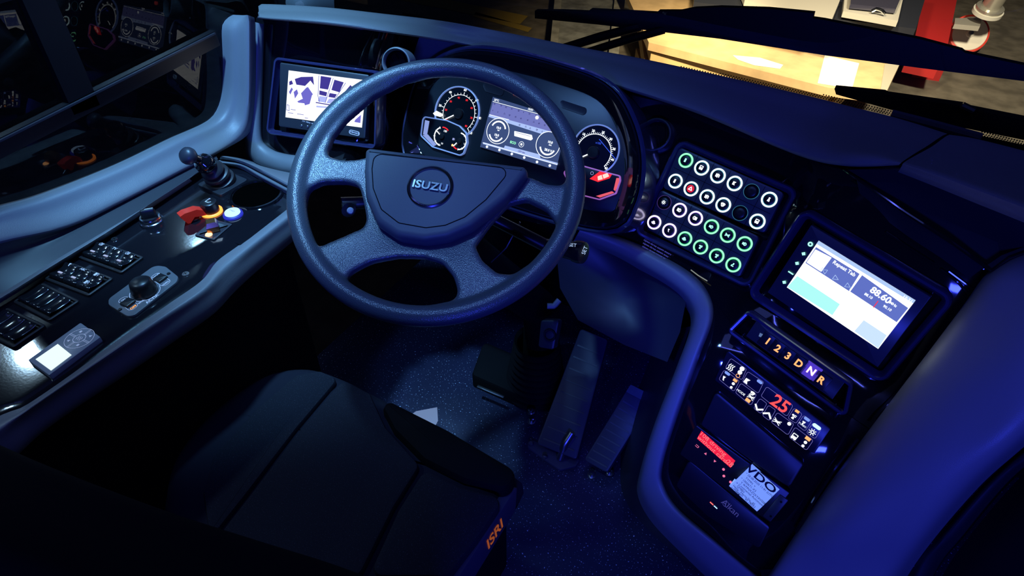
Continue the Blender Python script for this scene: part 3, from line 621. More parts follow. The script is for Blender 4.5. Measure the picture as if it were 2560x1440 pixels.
# ------------------------------------------------------------ gear selector
GP = Plane(PL.hit(1990, 900)+0, (-.1, -.83, .54), PL.u)
gr = thing('gear_selector', 'push-button gear selector strip with glowing orange 1 2 3 D N R, N lit', 'gear selector', GP.o)
GX = lambda x, y: (1680+x/4, 780+y/4)
frame('surround', GP, [(1870, 780), (2128, 962), (2112, 1040), (1822, 828)], [(-.003, -.035), (-.003, .001), (-.0005, .004), (.003, .003), (.005, -.006)], GLOSSB, gr, r=.006)
plate('plate', GP, [GX(850, 78), GX(1728, 705), GX(1605, 875), GX(740, 240)], -.008, .001, NAVY, gr, r=.001)
gb = [(960, 292, '1'), (1058, 365, '2'), (1160, 440, '3'), (1268, 515, 'D'), (1393, 590, 'N'), (1490, 680, 'R')]
gl = {}
for x, y, s in gb:
    q = GP.at(*GX(x, y), .001)
    lit = s == 'N'
    b_ = plate('key', q, [(-.0128, -.0125), (.0128, -.0125), (.0128, .0125), (-.0128, .0125)], 0, .003, mat('violet_key', (.05, .03, .2), .4, emit=(.10, .05, .6), es=.75) if lit else BLACK, gr, r=.001, px=False, bev=.0008)
    text('key_letter', s, Plane(q.o, q.n, q.u), .0165, em('letter_hot', (1, .5, .62), 2.2) if lit else E_AMB, b_, .0035, bold=.035)
pxpolys('indicator', GP.off(.002), [[GX(880, 208), GX(915, 225), GX(900, 258), GX(866, 242)]], em('indicator_grey', (.12, .2, .4), .8), gr)
# ------------------------------------------------------------ climate control
CP = PL.off(.002)
cl = thing('climate_control', 'black climate control panel with outlined keys and red 25 readout', 'climate control', PL.hit(1940, 1000))
plate('face', PL, [GX(560, 380), GX(1590, 1165), GX(1420, 1420), GX(430, 680)], -.01, .002, mat('climate_face', (.012, .012, .03), .3), cl, r=.004)
cells = [[(588, 462), (745, 570), (700, 682), (535, 555)], [(522, 578), (675, 690), (620, 795), (470, 672)], [(758, 594), (918, 700), (862, 815), (705, 695)], [(690, 710), (845, 825), (790, 935), (635, 805)],
         [(948, 745), (1210, 935), (1150, 1045), (890, 840)], [(880, 862), (950, 915), (890, 1018), (818, 962)], [(965, 930), (1038, 980), (975, 1088), (905, 1035)], [(1055, 1003), (1218, 1120), (1160, 1232), (992, 1100)],
         [(1222, 958), (1303, 1020), (1240, 1115), (1160, 1060)], [(1318, 1030), (1398, 1090), (1330, 1192), (1252, 1130)], [(1412, 1105), (1495, 1165), (1430, 1270), (1345, 1205)], [(1232, 1150), (1412, 1285), (1345, 1383), (1172, 1250)]]
for cc in cells:
    pxlines('key_outline', CP, [[GX(*p) for p in cc]], .0006, em('outline_violet', (.22, .2, .62), .8), cl, .0006, True, r=.003)
text('readout', '25', CP.at(*GX(1083, 922)), .030, em('readout_red', (1, .05, .03), 2.0), cl, .0012, bold=.015, sx=1.0)
text('key_text', 'MODE', CP.at(*GX(687, 803)), .0058, E_WHITE, cl); text('key_text', 'TURBO', CP.at(*GX(1303, 1130)), .0042, E_WHITE, cl)
mb = MB()
for x, y, s in ((862, 962, -1), (960, 1025, 1)):
    q = CP.at(*GX(x, y)); stroke(mb, q, [(-.007, -.003*s), (0, .003*s), (.007, -.003*s)], .0028, .001)
q = CP.at(*GX(587, 555))
for k in (-1, 0, 1): stroke(mb, q, [(k*.0035-.001, -.006), (k*.0035+.001, -.002), (k*.0035-.001, .002), (k*.0035+.001, .006)], .0013, .001)
for x, y, r_ in ((702, 567, .0040), (680, 603, .0038), (614, 716, .0026), (593, 753, .0023), (1173, 1117, .003), (1335, 1303, .0026), (1310, 1338, .0024)):
    poly(mb, CP.at(*GX(x, y)), circ(r_, 14), .001)
for x, y, kk, s in ((522, 662, 'horn', .006), (750, 690, 'fold', .0065), (805, 815, 'wiper', .0045), (790, 850, 'side', .0065), (1050, 1095, 'side', .0075), (1212, 1045, 'lamp', .0055), (1405, 1200, 'sun', .0065), (1225, 1245, 'bus', .0065), (1312, 1105, 'lamp', .0035)):
    q = CP.at(*GX(x, y)); S, Fi = pick(kk)
    for l in S: stroke(mb, q, [(u*s, v*s) for u, v in l], .0011, .001)
    for f_ in Fi: poly(mb, q, [(u*s, v*s) for u, v in f_], .0012)
mb.build('symbols', E_WHITE, cl, smooth=0)
mb = MB()
for x, y, s in ((660, 637, 0), (633, 683, .003), (760, 882, .0035), (1253, 993, .0028), (1360, 1265, .0036)):
    q = CP.at(*GX(x, y))
    mb = MB()
    if s: poly(mb, q, [(-s*1.2, -s*.8), (s*1.2, -s*.8), (s*1.2, s*.8), (-s*1.2, s*.8)], .0012)
    else: stroke(mb, q, circ(.0032, 16), .0009, .0012, True)
    mb.build('amber_lamp', E_AMB, cl, smooth=0)
mb = MB()
for x, y in ((878, 697), (555, 613), (1350, 1070)): poly(mb, CP.at(*GX(x, y)), rounded([(-.005, -.0025), (.005, -.0025), (.005, .0025), (-.005, .0025)], .0024), .0012)
mb.build('indicator_lamps', em('lamp_soft_blue', (.22, .35, .9), 1), cl, smooth=0)
mb = MB(); poly(mb, CP.at(*GX(1448, 1145)), rounded([(-.007, -.003), (.007, -.003), (.007, .003), (-.007, .003)], .0029), .0013); mb.build('lit_lamp', em('lamp_blue_hot', (.3, .55, 1), 2.5), cl, smooth=0)
# ------------------------------------------------------------ storage flap, tachograph, lower panel
plate('storage_flap', PL, [(1790, 978), (2010, 1160), (1974, 1218), (1752, 1062)], -.012, .002, mat('flap_plastic', (.016, .016, .026), .4), dashb, r=.006, bev=.002)
ta = thing('tachograph', 'black tachograph with a red lit display reading driving without card', 'tachograph', PL.hit(1830, 1180))
plate('housing', PL, [(1740, 1062), (1975, 1232), (1920, 1302), (1700, 1135)], -.012, .001, BLACK, ta, r=.003)
TX = lambda x, y: (1600+x/3.6, 1040+y/3.6); TP = PL.off(.0014)
pxpolys('display', TP, [[TX(553, 133), TX(858, 403), TX(815, 467), TX(513, 203)]], em('tacho_red', (.95, .015, .03), .95), ta)
TU = Plane(PL.o, PL.n, PL.hit(*TX(858, 403))-PL.hit(*TX(553, 133)))
TI = em('tacho_ink', (1, .22, .22), 1.0)
text('display_text', '1◘8 driving'.replace('◘', '0'), TU.at(*TX(655, 250), .0018), .0105, TI, ta, sx=1.2); text('display_text', 'without card', TU.at(*TX(650, 298), .0018), .0105, TI, ta, sx=1.15)
text('display_text', '28', TU.at(*TX(808, 428), .0018), .0125, TI, ta)
mb = MB()
for x, y, kk in ((515, 270, 'b'), (592, 338, 'u'), (672, 407, 'd'), (752, 480, 'o'), (755, 540, 'o'), (815, 594, 'o')):
    q = TU.at(*TX(x, y), .0014); s = .003
    if kk == 'u': poly(mb, q, [(-s*.8, -s*.6), (s*.8, -s*.6), (0, s*.8)], .0004)
    elif kk == 'd': poly(mb, q, [(-s*.8, s*.6), (s*.8, s*.6), (0, -s*.8)], .0004)
    elif kk == 'b': stroke(mb, q, [(s, -s*.6), (-s, -s*.6)], .0008, .0004); stroke(mb, q, [(-s, s*.4), (s, s*.4), (s, -.3*s)], .0008, .0004)
    else: poly(mb, q, circ(s*.8, 12), .0004)
mb.build('button', em('pink_key', (1, .2, .4), .9), ta, smooth=0)
plate('printer_bracket', PL, [TX(1262, 702), TX(1340, 755), TX(1175, 950), TX(1105, 895)], -.006, .003, NAVY, ta, r=.002)
mb = MB()
for x, y in ((1270, 773), (1177, 902)): poly(mb, PL.at(*TX(x, y), .003), circ(.002, 12), .0004)
mb.build('screw_hole', MATT, ta, smooth=0)
# curled receipt
rc = thing('printed_receipt', 'white paper receipt printed VDO curling out of the tachograph', 'receipt', PL.hit(*TX(1030, 640)))
ru = PL.hit(*TX(1262, 655))-PL.hit(*TX(1010, 432)); ru = ru-PL.n*(ru@PL.n); W_ = np.linalg.norm(ru); ru /= W_
e0 = PL.hit(*TX(1010, 432), .0); dn = PL.hit(*TX(822, 600), .012)-e0; Ld = np.linalg.norm(dn)
def paper(s, t):   # s across, t along
    bow = math.sin(min(t, 1)*PI*.62)*.020
    return e0+ru*W_*s+dn*(1-(1-t)**1.5 if t < 1 else 1)*1.0+PL.n*bow
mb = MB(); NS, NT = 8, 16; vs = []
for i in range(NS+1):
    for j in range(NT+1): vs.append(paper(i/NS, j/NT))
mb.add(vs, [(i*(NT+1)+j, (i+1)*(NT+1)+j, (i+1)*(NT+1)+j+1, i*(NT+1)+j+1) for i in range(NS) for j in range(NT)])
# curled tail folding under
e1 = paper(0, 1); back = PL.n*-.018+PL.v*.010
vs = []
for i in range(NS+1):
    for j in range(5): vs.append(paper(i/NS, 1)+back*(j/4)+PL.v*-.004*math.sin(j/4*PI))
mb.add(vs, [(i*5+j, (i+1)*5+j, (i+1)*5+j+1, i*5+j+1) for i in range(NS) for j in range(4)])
mb.build('paper', mat('receipt_paper_glow', (.75, .8, .9), .7, emit=(.22, .40, 1), es=.70), rc)  # blue glow in the paper stands in for light falling on it
RU = Plane(PL.o, PL.n, ru)
INK = mat('receipt_ink', (.01, .01, .06), .8)
pn = np.cross(ru, paper(.5, .30)-paper(.5, .10)); pn = pn if pn@PL.n > 0 else -pn
text('printed_word', 'VDO', Plane(paper(.46, .13), pn, ru), .0185, INK, rc, h=.0035, bold=.02, sx=1.45)
for k in range(9):
    t = .24+k*.085; pn = np.cross(ru, paper(.5, t+.04)-paper(.5, t-.04)); pn = pn if pn@PL.n > 0 else -pn
    s = ['* 28.08.2020 11:41 (UTC)', 'TYMN  v', '* 1000671-X3', 'Y IKMNXZSXYAVS0803', 'o Continental Automotive', 'GMBH', 'Heinr.-Hertz-Str. 45', 'Villingen   45 78052', '07.2008'][k]
    text('printed_line', s, Plane(paper(.06+(.08 if k % 2 else 0), t), pn, ru), .0054, INK, rc, h=.0012, align='LEFT')
# lower panel
lp = plate('lower_cover', PL, [(1722, 1150), (1925, 1318), (1898, 1372), (1768, 1290), (1690, 1215)], -.012, .000, mat('lower_cover', (.009, .009, .016), .35), dashb, r=.006)
text('cover_script', 'Alkan', TU.at(*TX(815, 830), .0006), .0155, em('script_blue', (.05, .05, .28), .8), dashb)
ring_px('cover_emblem', PL.off(.0006), TX(772, 792), .005, .0008, em('script_blue', (.05, .05, .28), .8), dashb, 0)
mb = MB(); stroke(mb, TU.at(*TX(645, 788), .001), [(-.003, 0), (.003, 0)], .0018); mb.build('status_lamp', E_REDH, dashb, smooth=0, label='red lamp')
mb = MB(); stroke(mb, TU.at(*TX(680, 821), .001), [(-.003, 0), (.003, 0)], .0018); mb.build('status_lamp', E_BLUW, dashb, smooth=0, label='blue-white lamp')
# small chrome emblem above gear strip and yellow glint painted below keypad
mb = MB(); qq = PS.at(1861, 783, 0); stroke(mb, qq, [(-.006, .003), (.006, .001), (-.004, -.002), (.006, -.004)], .0016, .003); mb.build('emblem', WHITE, dashb, smooth=0)
mb = MB(); stroke(mb, PS, pxs(PS, [(1728, 675), (1745, 688), (1768, 702)]), .002, .001); mb.build('painted_glint', mat('yellow_glint', (.5, .5, .2), .5, emit=(.4, .4, .15), es=.5), dashb, smooth=0)
# ============================================================ STEERING WHEEL
WC = np.array([-.027, .032, .845]); ti, yw2 = math.radians(26.5), math.radians(10.8)
WN = np.array([math.sin(yw2), -math.sin(ti)*math.cos(yw2), math.cos(ti)*math.cos(yw2)])
wx = CR*1.0
# in-plane right: along the horn pad's top edge as seen
PW0 = Plane(WC, WN); uu = PW0.hit(1313, 417)-PW0.hit(928, 368)
PW = Plane(WC, WN, uu)
wh = thing('steering_wheel', 'large four-spoke leather steering wheel with a chrome badge on its centre pad', 'steering wheel', WC)
WX = lambda pts: [(700+x/2.0575, 130+y/2.0575) for x, y in pts]
RM, RT = .2125, .0155
holes = [WX([(128, 790), (150, 705), (215, 672), (330, 662), (400, 675), (420, 750), (438, 850), (425, 895), (320, 950), (210, 1003), (150, 985), (132, 900)]),
         WX([(322, 1190), (370, 1130), (470, 1075), (600, 1045), (740, 1045), (830, 1075), (890, 1150), (912, 1220), (905, 1275), (760, 1305), (560, 1300), (380, 1250)]),
         WX([(1000, 985), (1080, 870), (1175, 770), (1270, 755), (1370, 810), (1422, 880), (1400, 960), (1300, 1080), (1200, 1145), (1120, 1140), (1040, 1070)])]
topcut = WX([(235, 535), (270, 440), (340, 350), (480, 230), (640, 150), (780, 112), (920, 105), (1080, 120), (1240, 170), (1380, 260), (1440, 340), (1480, 430), (1500, 600), (1485, 665), (1440, 690), (1370, 680), (1290, 640), (1230, 625), (900, 590), (470, 520), (400, 545), (320, 555)])
cu = bpy.data.curves.new('wheel_web', 'CURVE'); cu.dimensions = '2D'; cu.fill_mode = 'BOTH'; cu.extrude = .0085; cu.resolution_u = 1
def addsp(pts):
    sp = cu.splines.new('POLY'); sp.points.add(len(pts)-1)
    for i, (a_, b_) in enumerate(pts): sp.points[i].co = (a_, b_, 0, 1)
    sp.use_cyclic_u = True
addsp([(.206*math.cos(2*PI*i/96), .206*math.sin(2*PI*i/96)) for i in range(96)])
for h_ in holes+[topcut]:
    p2 = rounded(pxs(PW, h_), .010, 4)
    p2 = [tuple(np.array(p)*min(1, .2035/np.linalg.norm(p))) for p in p2]
    addsp(p2)
tmp = bpy.data.objects.new('wheel_web', cu); col.objects.link(tmp); bpy.context.view_layer.update()
web = bpy.data.meshes.new_from_object(tmp.evaluated_get(bpy.context.evaluated_depsgraph_get())); bpy.data.objects.remove(tmp)
bm = bmesh.new(); bm.from_mesh(web)
for v in bm.verts: v.co.z = v.co.z*1.0-.004
# torus
NU, NV = 128, 20; tv = []
for i in range(NU):
    A_ = 2*PI*i/NU
    for j in range(NV):
        B_ = 2*PI*j/NV; tv.append(bm.verts.new(((RM+RT*math.cos(B_))*math.cos(A_), (RM+RT*math.cos(B_))*math.sin(A_), RT*math.sin(B_))))
for i in range(NU):
    for j in range(NV):
        bm.faces.new((tv[i*NV+j], tv[((i+1) % NU)*NV+j], tv[((i+1) % NU)*NV+(j+1) % NV], tv[i*NV+(j+1) % NV]))
wm = bpy.data.meshes.new('wheel_body'); bm.to_mesh(wm); bm.free()
wo = bpy.data.objects.new('wheel_body', wm); col.objects.link(wo)
md = wo.modifiers.new('r', 'REMESH'); md.mode = 'VOXEL'; md.voxel_size = .0030; md.adaptivity = 0
ms = wo.modifiers.new('s', 'SMOOTH'); ms.factor = .5; ms.iterations = 14
bpy.context.view_layer.update()
em_ = bpy.data.meshes.new_from_object(wo.evaluated_get(bpy.context.evaluated_depsgraph_get())); bpy.data.objects.remove(wo)
co_ = np.zeros(len(em_.vertices)*3); em_.vertices.foreach_get('co', co_); co_ = co_.reshape(-1, 3)
# dish the hub: spokes fall away slightly toward the middle
rad_ = np.linalg.norm(co_[:, :2], axis=1); co_[:, 2] -= .012*np.clip((.19-rad_)/.09, 0, 1)**1.5
wv = PW.o+co_[:, :1]*PW.u+co_[:, 1:2]*PW.v+co_[:, 2:]*PW.n
def sect(c2):
    r = math.hypot(*c2)
    if r > .1975: return 'rim'
    a = math.degrees(math.atan2(c2[1], c2[0])) % 360
    if r < .075: return 'hub'
    return 'spoke%d' % (0 if a < 60 or a > 345 else 1 if a < 200 else 2 if a < 265 else 3)
parts = {}
for p in em_.polygons:
    c3 = co_[list(p.vertices)].mean(axis=0); parts.setdefault(sect(c3[:2]), []).append(tuple(p.vertices))
for k in [q_ for q_ in parts if q_[0] == 's']:
    par = {}
    def fd(a):
        while par.setdefault(a, a) != a: par[a] = par[par[a]]; a = par[a]
        return a
    for f_ in parts[k]:
        for v_ in f_[1:]: par[fd(v_)] = fd(f_[0])
    gs = {}
    for f_ in parts[k]: gs.setdefault(fd(f_[0]), []).append(f_)
    big = max(gs.values(), key=len); parts[k] = big
    for g_ in gs.values():
        if g_ is not big: parts['rim'] += g_
for k, fs in parts.items():
    used = sorted({i for f in fs for i in f}); mp = {u: i for i, u in enumerate(used)}
    o = MB().add([wv[u] for u in used], [tuple(mp[i] for i in f) for f in fs]).build({'r': 'rim', 'h': 'hub', 's': 'spoke'}[k[0]], LEATH, wh, smooth=80)
bpy.data.meshes.remove(em_); bpy.data.meshes.remove(wm)
# horn pad
po = WX([(456, 492), (1258, 588), (1268, 612), (1160, 745), (985, 885), (860, 940), (740, 958), (600, 938), (498, 868), (440, 735), (434, 600), (440, 505)])
pad2 = rounded([PW.ab(x, y, .020) for x, y in po], [.006, .006, .006]+[.03]*6+[.05, .05, .006], 5)
mb = MB(); rings(mb, PW, pad2, [(.002, -.018), (-.002, .0), (-.002, .010), (.000, .0165), (.003, .0195), (.008, .0205)], cap1=True)
hp_ = mb.build('horn_pad', PADH, wh, smooth=50)
gi = WX([(484, 520), (1196, 598), (1060, 760), (950, 850), (850, 892), (750, 905), (610, 880), (520, 810), (478, 700), (472, 600)])
g2 = rounded([PW.ab(x, y, .021) for x, y in gi], .012, 5)
frame('pad_groove', PW.off(.0208), g2, [(-.0004, 0), (.0010, .0002)], MATT, hp_, r=0, px=False)
EP = PW.at(700+773/2.0575, 130+695/2.0575, .0208)
turned('badge_ring', EP, [(.0345, -.001), (.0345, .002), (.0325, .0035), (.0300, .002), (.0300, -.001)], CHROME, hp_, seg=60, cap1=False)
text('badge_lettering', 'ISUZU', EP.rot(-1), .0175, CHROME, hp_, h=.002, bold=.02, sx=1.12, ext=.0016)
# ------------------------------------------------------------ steering column and stalks
cm = thing('steering_column', 'black steering column shroud behind the wheel running down to the floor', 'steering column', (-.03, .14, .5))
ax = -WN; p0 = WC-WN*.02
cp = Plane(p0, -WN, PW.u)
turned('shroud', cp, [(.050, 0), (.062, .03), (.066, .09), (.055, .13), (.045, .16)], BLACK, cm, cap1=True)
base = np.array([-.02, .40, .03]); mb = MB(); tube(mb, resample([p0-WN*.13, p0-WN*.22, base+np.array([0, 0, .25]), base], 20), .045, 16); mb.build('column_tube', MATT, cm)
bo = MB(); sl = 0
for k in range(9):
    lathe(bo, Plane(base+np.array([0, -.02, .02*k-.02]), (0, 0, 1)), [(.085-.003*k, 0), (.075-.003*k, .01), (.085-.003*k-.003, .02)], 24, cap1=False)
bo.build('boot', MATT, cm)
st = thing('control_stalk', 'black cruise stalk marked SET sticking out right of the wheel', 'stalk', hd(1450, 632, 1.03))
s0, s1 = hd(1360, 612, 1.06), hd(1448, 630, 1.02)
mb = MB(); tube(mb, [p0-WN*.05+PW.u*.05, s0, s0*.4+s1*.6, s1], .014, 16, taper=[.7, .8, 1.05, 1.15]); mb.build('arm', BLACK, st)
sp = Plane(s1, s1-s0, (1, 0, 0)); turned('end_cap', sp, [(.0175, -.008), (.0185, 0), (.0175, .008), (.013, .010), (.001, .0102)], BLACK, st, seg=24)
sn = Plane(hd(1462, 626, 1.0), CC-s1, (.2, .1, 1)); text('lettering', 'SET', sn, .0085, E_SPALE, st, h=.002)
text('lettering', '◄SET'.replace('◄', '-'), Plane(hd(1430, 613, 1.0), CC-s1, (1, .4, 0)), .0075, E_SPALE, st, h=.004)
# left stalk: small round knob seen in the left opening
ls = thing('wiper_stalk', 'black stalk with a pale round end seen through the left wheel opening', 'stalk', hd(860, 520, 1.03))
a_, b_ = hd(838, 495, 1.05), hd(872, 525, 1.01)
mb = MB(); tube(mb, [p0-WN*.05-PW.u*.05, a_*.5+b_*.5, b_], .011, 14, taper=[.7, 1, 1.1]); mb.build('arm', NAVY, ls)
lk = Plane(hd(876, 527, .99), CC-b_); turned('end_button', lk, [(.0055, -.004), (.0055, .002), (.004, .004), (.0005, .0045)], mat('pale_knob', (.3, .33, .42), .35), ls, seg=24)
# key with cord right of the column
mb = MB(); tube(mb, resample([hd(1300, 555, 1.06), hd(1265, 620, 1.08), hd(1228, 655, 1.1)], 10), .0016, 6); cord = mb.build('ignition_cord', STEEL, None); tag(cord, 'thin metal rod behind the right wheel opening', 'rod')
# ============================================================ SIDE WALL, WINDOW
gl_ = [(-330, 660), (-120, 573), (0, 527), (120, 492), (300, 420), (440, 352), (528, 312), (560, 282), (576, 230), (578, 150), (576, 74), (586, 50), (604, 38)]
cr_ = [(-330, 720), (-120, 640), (0, 600), (170, 560), (300, 500), (460, 418), (560, 366), (608, 325), (621, 260), (623, 160), (623, 70), (622, 48), (620, 38)]
fl_ = [(-330, 890), (-120, 800), (0, 735), (130, 655), (270, 573), (420, 482), (545, 398)]
XT = lambda P: [P[0]+np.array([0, -.40, 0])]+list(P)
gx = [hx(x, y, -.60) for x, y in gl_]; cx_ = [hx(x, y, -.565) for x, y in cr_]
gm = [hx((x*.55+u*.45), (y*.55+v*.45), -.585) for (x, y), (u, v) in zip(gl_, cr_)]
ga = [p+np.array([-.03, 0, -.004]) for p in gx]; cxx = cx_[:7]
cy_ = [p+np.array([-.006, .004, -.01]) if i < 7 else hd(cr_[i][0]+16, cr_[i][1]+6, depth(p)+.03) for i, p in enumerate(cx_)]
sill = loft([XT(ga), XT(gx), XT(gm), XT(cx_), XT(cy_)], n=110); struct(sill.build('trim_1', GREY, None), 'blue-grey window sill trim turning up into the pillar')
fz = [hz(x, y, .728) for x, y in fl_]
cxx = cx_[:7]
low = loft([XT([p+np.array([-.006, .004, -.01]) for p in cxx]), XT([p*.5+q*.5+np.array([-.02, 0, 0]) for p, q in zip(cxx, fz)]), XT(fz)], n=60); struct(low.build('wall_left', NAVY, None), 'dark recessed side wall under the window sill')
# pillar crown
ap = MB(); loft([[hd(688, -60, 1.36), hd(690, 0, 1.36), hd(700, 40, 1.38)], [hd(750, -60, 1.33), hd(752, 0, 1.33), hd(756, 40, 1.35)], [hd(835, -60, 1.38), hd(835, 0, 1.38), hd(838, 40, 1.40)]], ap, n=10)
struct(ap.build('trim_2', GREY, None), 'windshield pillar trim behind the dash top')
# side glass + sash bars
win = MB().add([(-.625, -1.3, .5), (-.625, .6, .5), (-.625, .6, 1.9), (-.625, -1.3, 1.9)], [(0, 1, 2, 3)]).build('window_1', GLASS, None, smooth=0); struct(win, 'driver side window glass')
win['kind'] = 'structure'
def bar(pxa, pxb, X_, w, name, m, parent, t=.02, ww=None):
    a_, b_ = hx(*pxa, X_), hx(*pxb, X_); d = b_-a_; d /= np.linalg.norm(d); q = np.cross(d, [1., 0, 0]); q /= np.linalg.norm(q)
    vs = []
    for p in (a_, b_):
        for (s, tt) in ((-1, 0), (1, 0), (1, 1), (-1, 1)): vs.append(p+q*s*w/2+np.array([t*tt, 0, 0]))
    return MB().add(vs, [(0, 1, 5, 4), (1, 2, 6, 5), (2, 3, 7, 6), (3, 0, 4, 7), (0, 1, 2, 3), (4, 5, 6, 7)]).build(name, m, parent)
SASH = mat('sash_black', (.003, .003, .005), .35)
sash = thing('sliding_sash', 'dark sliding sash bars of the side window', 'window sash', hx(300, 210, -.62))
bar((-200, 460), (532, 92), -.622, .028, 'rail', SASH, sash, .014)
bar((-200, 446), (532, 82), -.612, .003, 'rail_edge', mat('sash_edge', (.03, .03, .04), .3), sash, .008)
bar((60, -60), (205, 270), -.622, .045, 'stile', SASH, sash, .014)
clip = MB(); lathe(clip, Plane(hx(517, 92, -.605), (1, 0, 0)), [(.010, 0), (.009, .006), (.004, .008)], 12); clip.build('clip', NAVY, sash)
# ============================================================ LEFT CONSOLE
ZC = .715; CPl = Plane((0, 0, ZC), (0, 0, 1)); cons = thing('side_console', 'long gloss black side console with blue-grey rolled edges under the driver window', 'console', (-.44, -.25, .6))
ins = [(-260, 1190), (-120, 1110), (0, 1038), (60, 1015), (100, 990), (200, 920), (300, 845), (420, 760), (505, 700), (540, 655), (600, 610), (716, 520)]
fl2 = [(-260, 905), (-120, 822), (0, 757), (130, 676), (270, 590), (400, 505), (480, 452), (560, 408)]
outp = [(560, 408), (600, 420), (716, 478)]
R1 = [hz(x, y, ZC) for x, y in fl2[:]]; R2 = [hz(x, y, ZC) for x, y in ins]
# flat top from outer edge to inner edge, rolling down near the inner edge
R2b = [hz(x, y, ZC)+np.array([-.035, 0, 0]) for x, y in ins]
def ext_y(P): return sorted(P, key=lambda p: p[1])
top_ = loft([[p+np.array([0, 0, 0]) for p in R1]+[hz(585, 412, ZC)], [p*.5+q*.5 for p, q in zip(resample(R1+[hz(585, 412, ZC)], 12), resample(R2b, 12))], R2b, [p+np.array([-.012, 0, -.001]) for p in R2], [p+np.array([0, 0, -.005]) for p in R2]], n=90, across=4)
top_.build('gloss_panel', GLOSSC, cons)
# front triangle near the cup holder
mb = MB(); mb.add([hz(*p, ZC-.001) for p in [(560, 405), (620, 420), (725, 472), (725, 530), (600, 612), (480, 560)]], [(0, 1, 2, 3, 4, 5)]); mb.build('gloss_panel_end', GLOSSC, cons)
# outer light strip
mb = loft([[p+np.array([0, 0, 0]) for p in fz], [hz(x, y-11, .732)*1.0 for x, y in fl2[:7]], [hz(x, y+1, .718) for x, y in fl2[:7]]], n=60); mb.build('outer_edge', GREY, cons)
# inner rolled trim
lo = [(-260, 1290), (-120, 1190), (0, 1108), (70, 1045), (170, 975), (300, 892), (420, 812), (520, 745), (575, 690), (640, 632), (730, 560)]
I2 = [(-260, 1190), (-120, 1110), (0, 1038), (60, 1015), (170, 941), (300, 845), (420, 760), (505, 700), (545, 650), (600, 610), (716, 520)]
r0 = [hz(x, y, ZC-.004) for x, y in I2]; r1 = [hz(x*.6+u*.4, y*.6+v*.4, ZC+.006) for (x, y), (u, v) in zip(I2, lo)]; r2 = [hz(x*.05+u*.95, y*.05+v*.95, ZC-.008) for (x, y), (u, v) in zip(I2, lo)]
r3 = [p+np.array([.002, 0, -.03]) for p in r2]; r4 = [p+np.array([-.03, 0, -.06]) for p in r2]
loft([XT(r0), XT(r1), XT(r2), XT(r3), XT(r4)], n=100, across=6).build('inner_edge', GREY, cons)
r5 = [p+np.array([-.05, 0, -.71]) for p in r2]
loft([r4, [p*.5+q*.5 for p, q in zip(r4, r5)], r5], n=60).build('console_wall', MATT, cons)
mb = MB(); tube(mb, [hx(x, y, -.33) for x, y in [(90, 1135), (300, 985), (560, 830)]], .003, 8); mb.build('wall_seam', NAVY, cons)
# front shelf edge around gloss
loft([[hz(545, 400, ZC+.004), hz(600, 405, ZC+.004), hz(660, 434, ZC+.004), hz(740, 478, ZC+.004)], [hz(556, 407, ZC+.012), hz(604, 413, ZC+.012), hz(652, 440, ZC+.012), hz(740, 486, ZC+.012)], [hz(562, 413, ZC), hz(602, 422, ZC), hz(648, 448, ZC), hz(740, 498, ZC)]], n=24).build('front_edge', GREY, cons)
def on(x, y, h=0): return CPl.at(x, y, h)
def screw(x, y): 
    q = on(x, y, .0005); t = thing('screw', 'small flat screw head set in the gloss console', 'screw', q.o, 'console screws')
    turned('head', q, [(.0055, 0), (.005, .0012), (.001, .0012)], STEEL, t, seg=20); mb = MB(); stroke(mb, q, [(-.003, .001), (.003, -.001)], .001, .0014); stroke(mb, q, [(-.001, -.003), (.001, .003)], .001, .0014); mb.build('slot', MATT, t, smooth=0)
screw(286, 598); screw(464, 685); screw(555, 415)
# cup holder
q = on(640, 487, 0); ch = thing('cup_holder', 'round empty cup holder recess in the gloss console', 'cup holder', q.o)
turned('rim', q, [(.050, 0), (.048, .0035), (.044, .003), (.042, -.002)], GLOSS, ch, seg=48, cap1=False); turned('well_shade', q, [(.042, .0005), (.041, .0008), (.001, .0009)], mat('well_shade_black', (.001, .001, .001), .9, spec=0), ch, seg=48)  # flat black disc stands in for the shaded depth of the holder
# parking brake lever
q = on(556, 460); pb = thing('parking_brake_lever', 'black ball-topped parking brake lever on ribbed rubber boot', 'brake lever', q.o)
plate('base_plate', q, [(-.032, -.030), (.036, -.034), (.038, .030), (-.026, .032)], 0, .006, mat('lever_base', (.02, .022, .03), .4), pb, r=.006, px=False)
bs = q.w(0, 0, .005); tip = hz(471, 390, .800); kn_ = bs+(tip-bs)*.25+np.array([0, 0, .030])
def bez(t): return bs*(1-t)**2+kn_*2*t*(1-t)+tip*t*t
def bezd(t): return (kn_-bs)*2*(1-t)+(tip-kn_)*2*t
def sweep(name, tr, m):
    vs = []; fs = []; sg = 32
    for t, r in tr:
        d = bezd(t); pl = Plane(bez(t), d, (1, .3, 0)); vs += [pl.w(r*math.cos(2*PI*i/sg), r*math.sin(2*PI*i/sg)) for i in range(sg)]
    for k in range(len(tr)-1):
        for i in range(sg): fs.append((k*sg+i, k*sg+(i+1) % sg, (k+1)*sg+(i+1) % sg, (k+1)*sg+i))
    fs.append(tuple(range((len(tr)-1)*sg, len(tr)*sg))); fs.append(tuple(range(sg)))
    return MB().add(vs, fs).build(name, m, pb, smooth=50)
sweep('boot', [(0, .026), (.03, .028), (.08, .027), (.11, .021), (.15, .021), (.18, .025), (.23, .024), (.26, .018), (.30, .018), (.33, .022), (.38, .020), (.41, .015), (.46, .014), (.48, .011)], RUB)
sweep('collar', [(.44, .010), (.46, .0155), (.50, .0178), (.60, .0180), (.66, .016), (.70, .0105), (.76, .0080), (.90, .0085)], GLOSS)
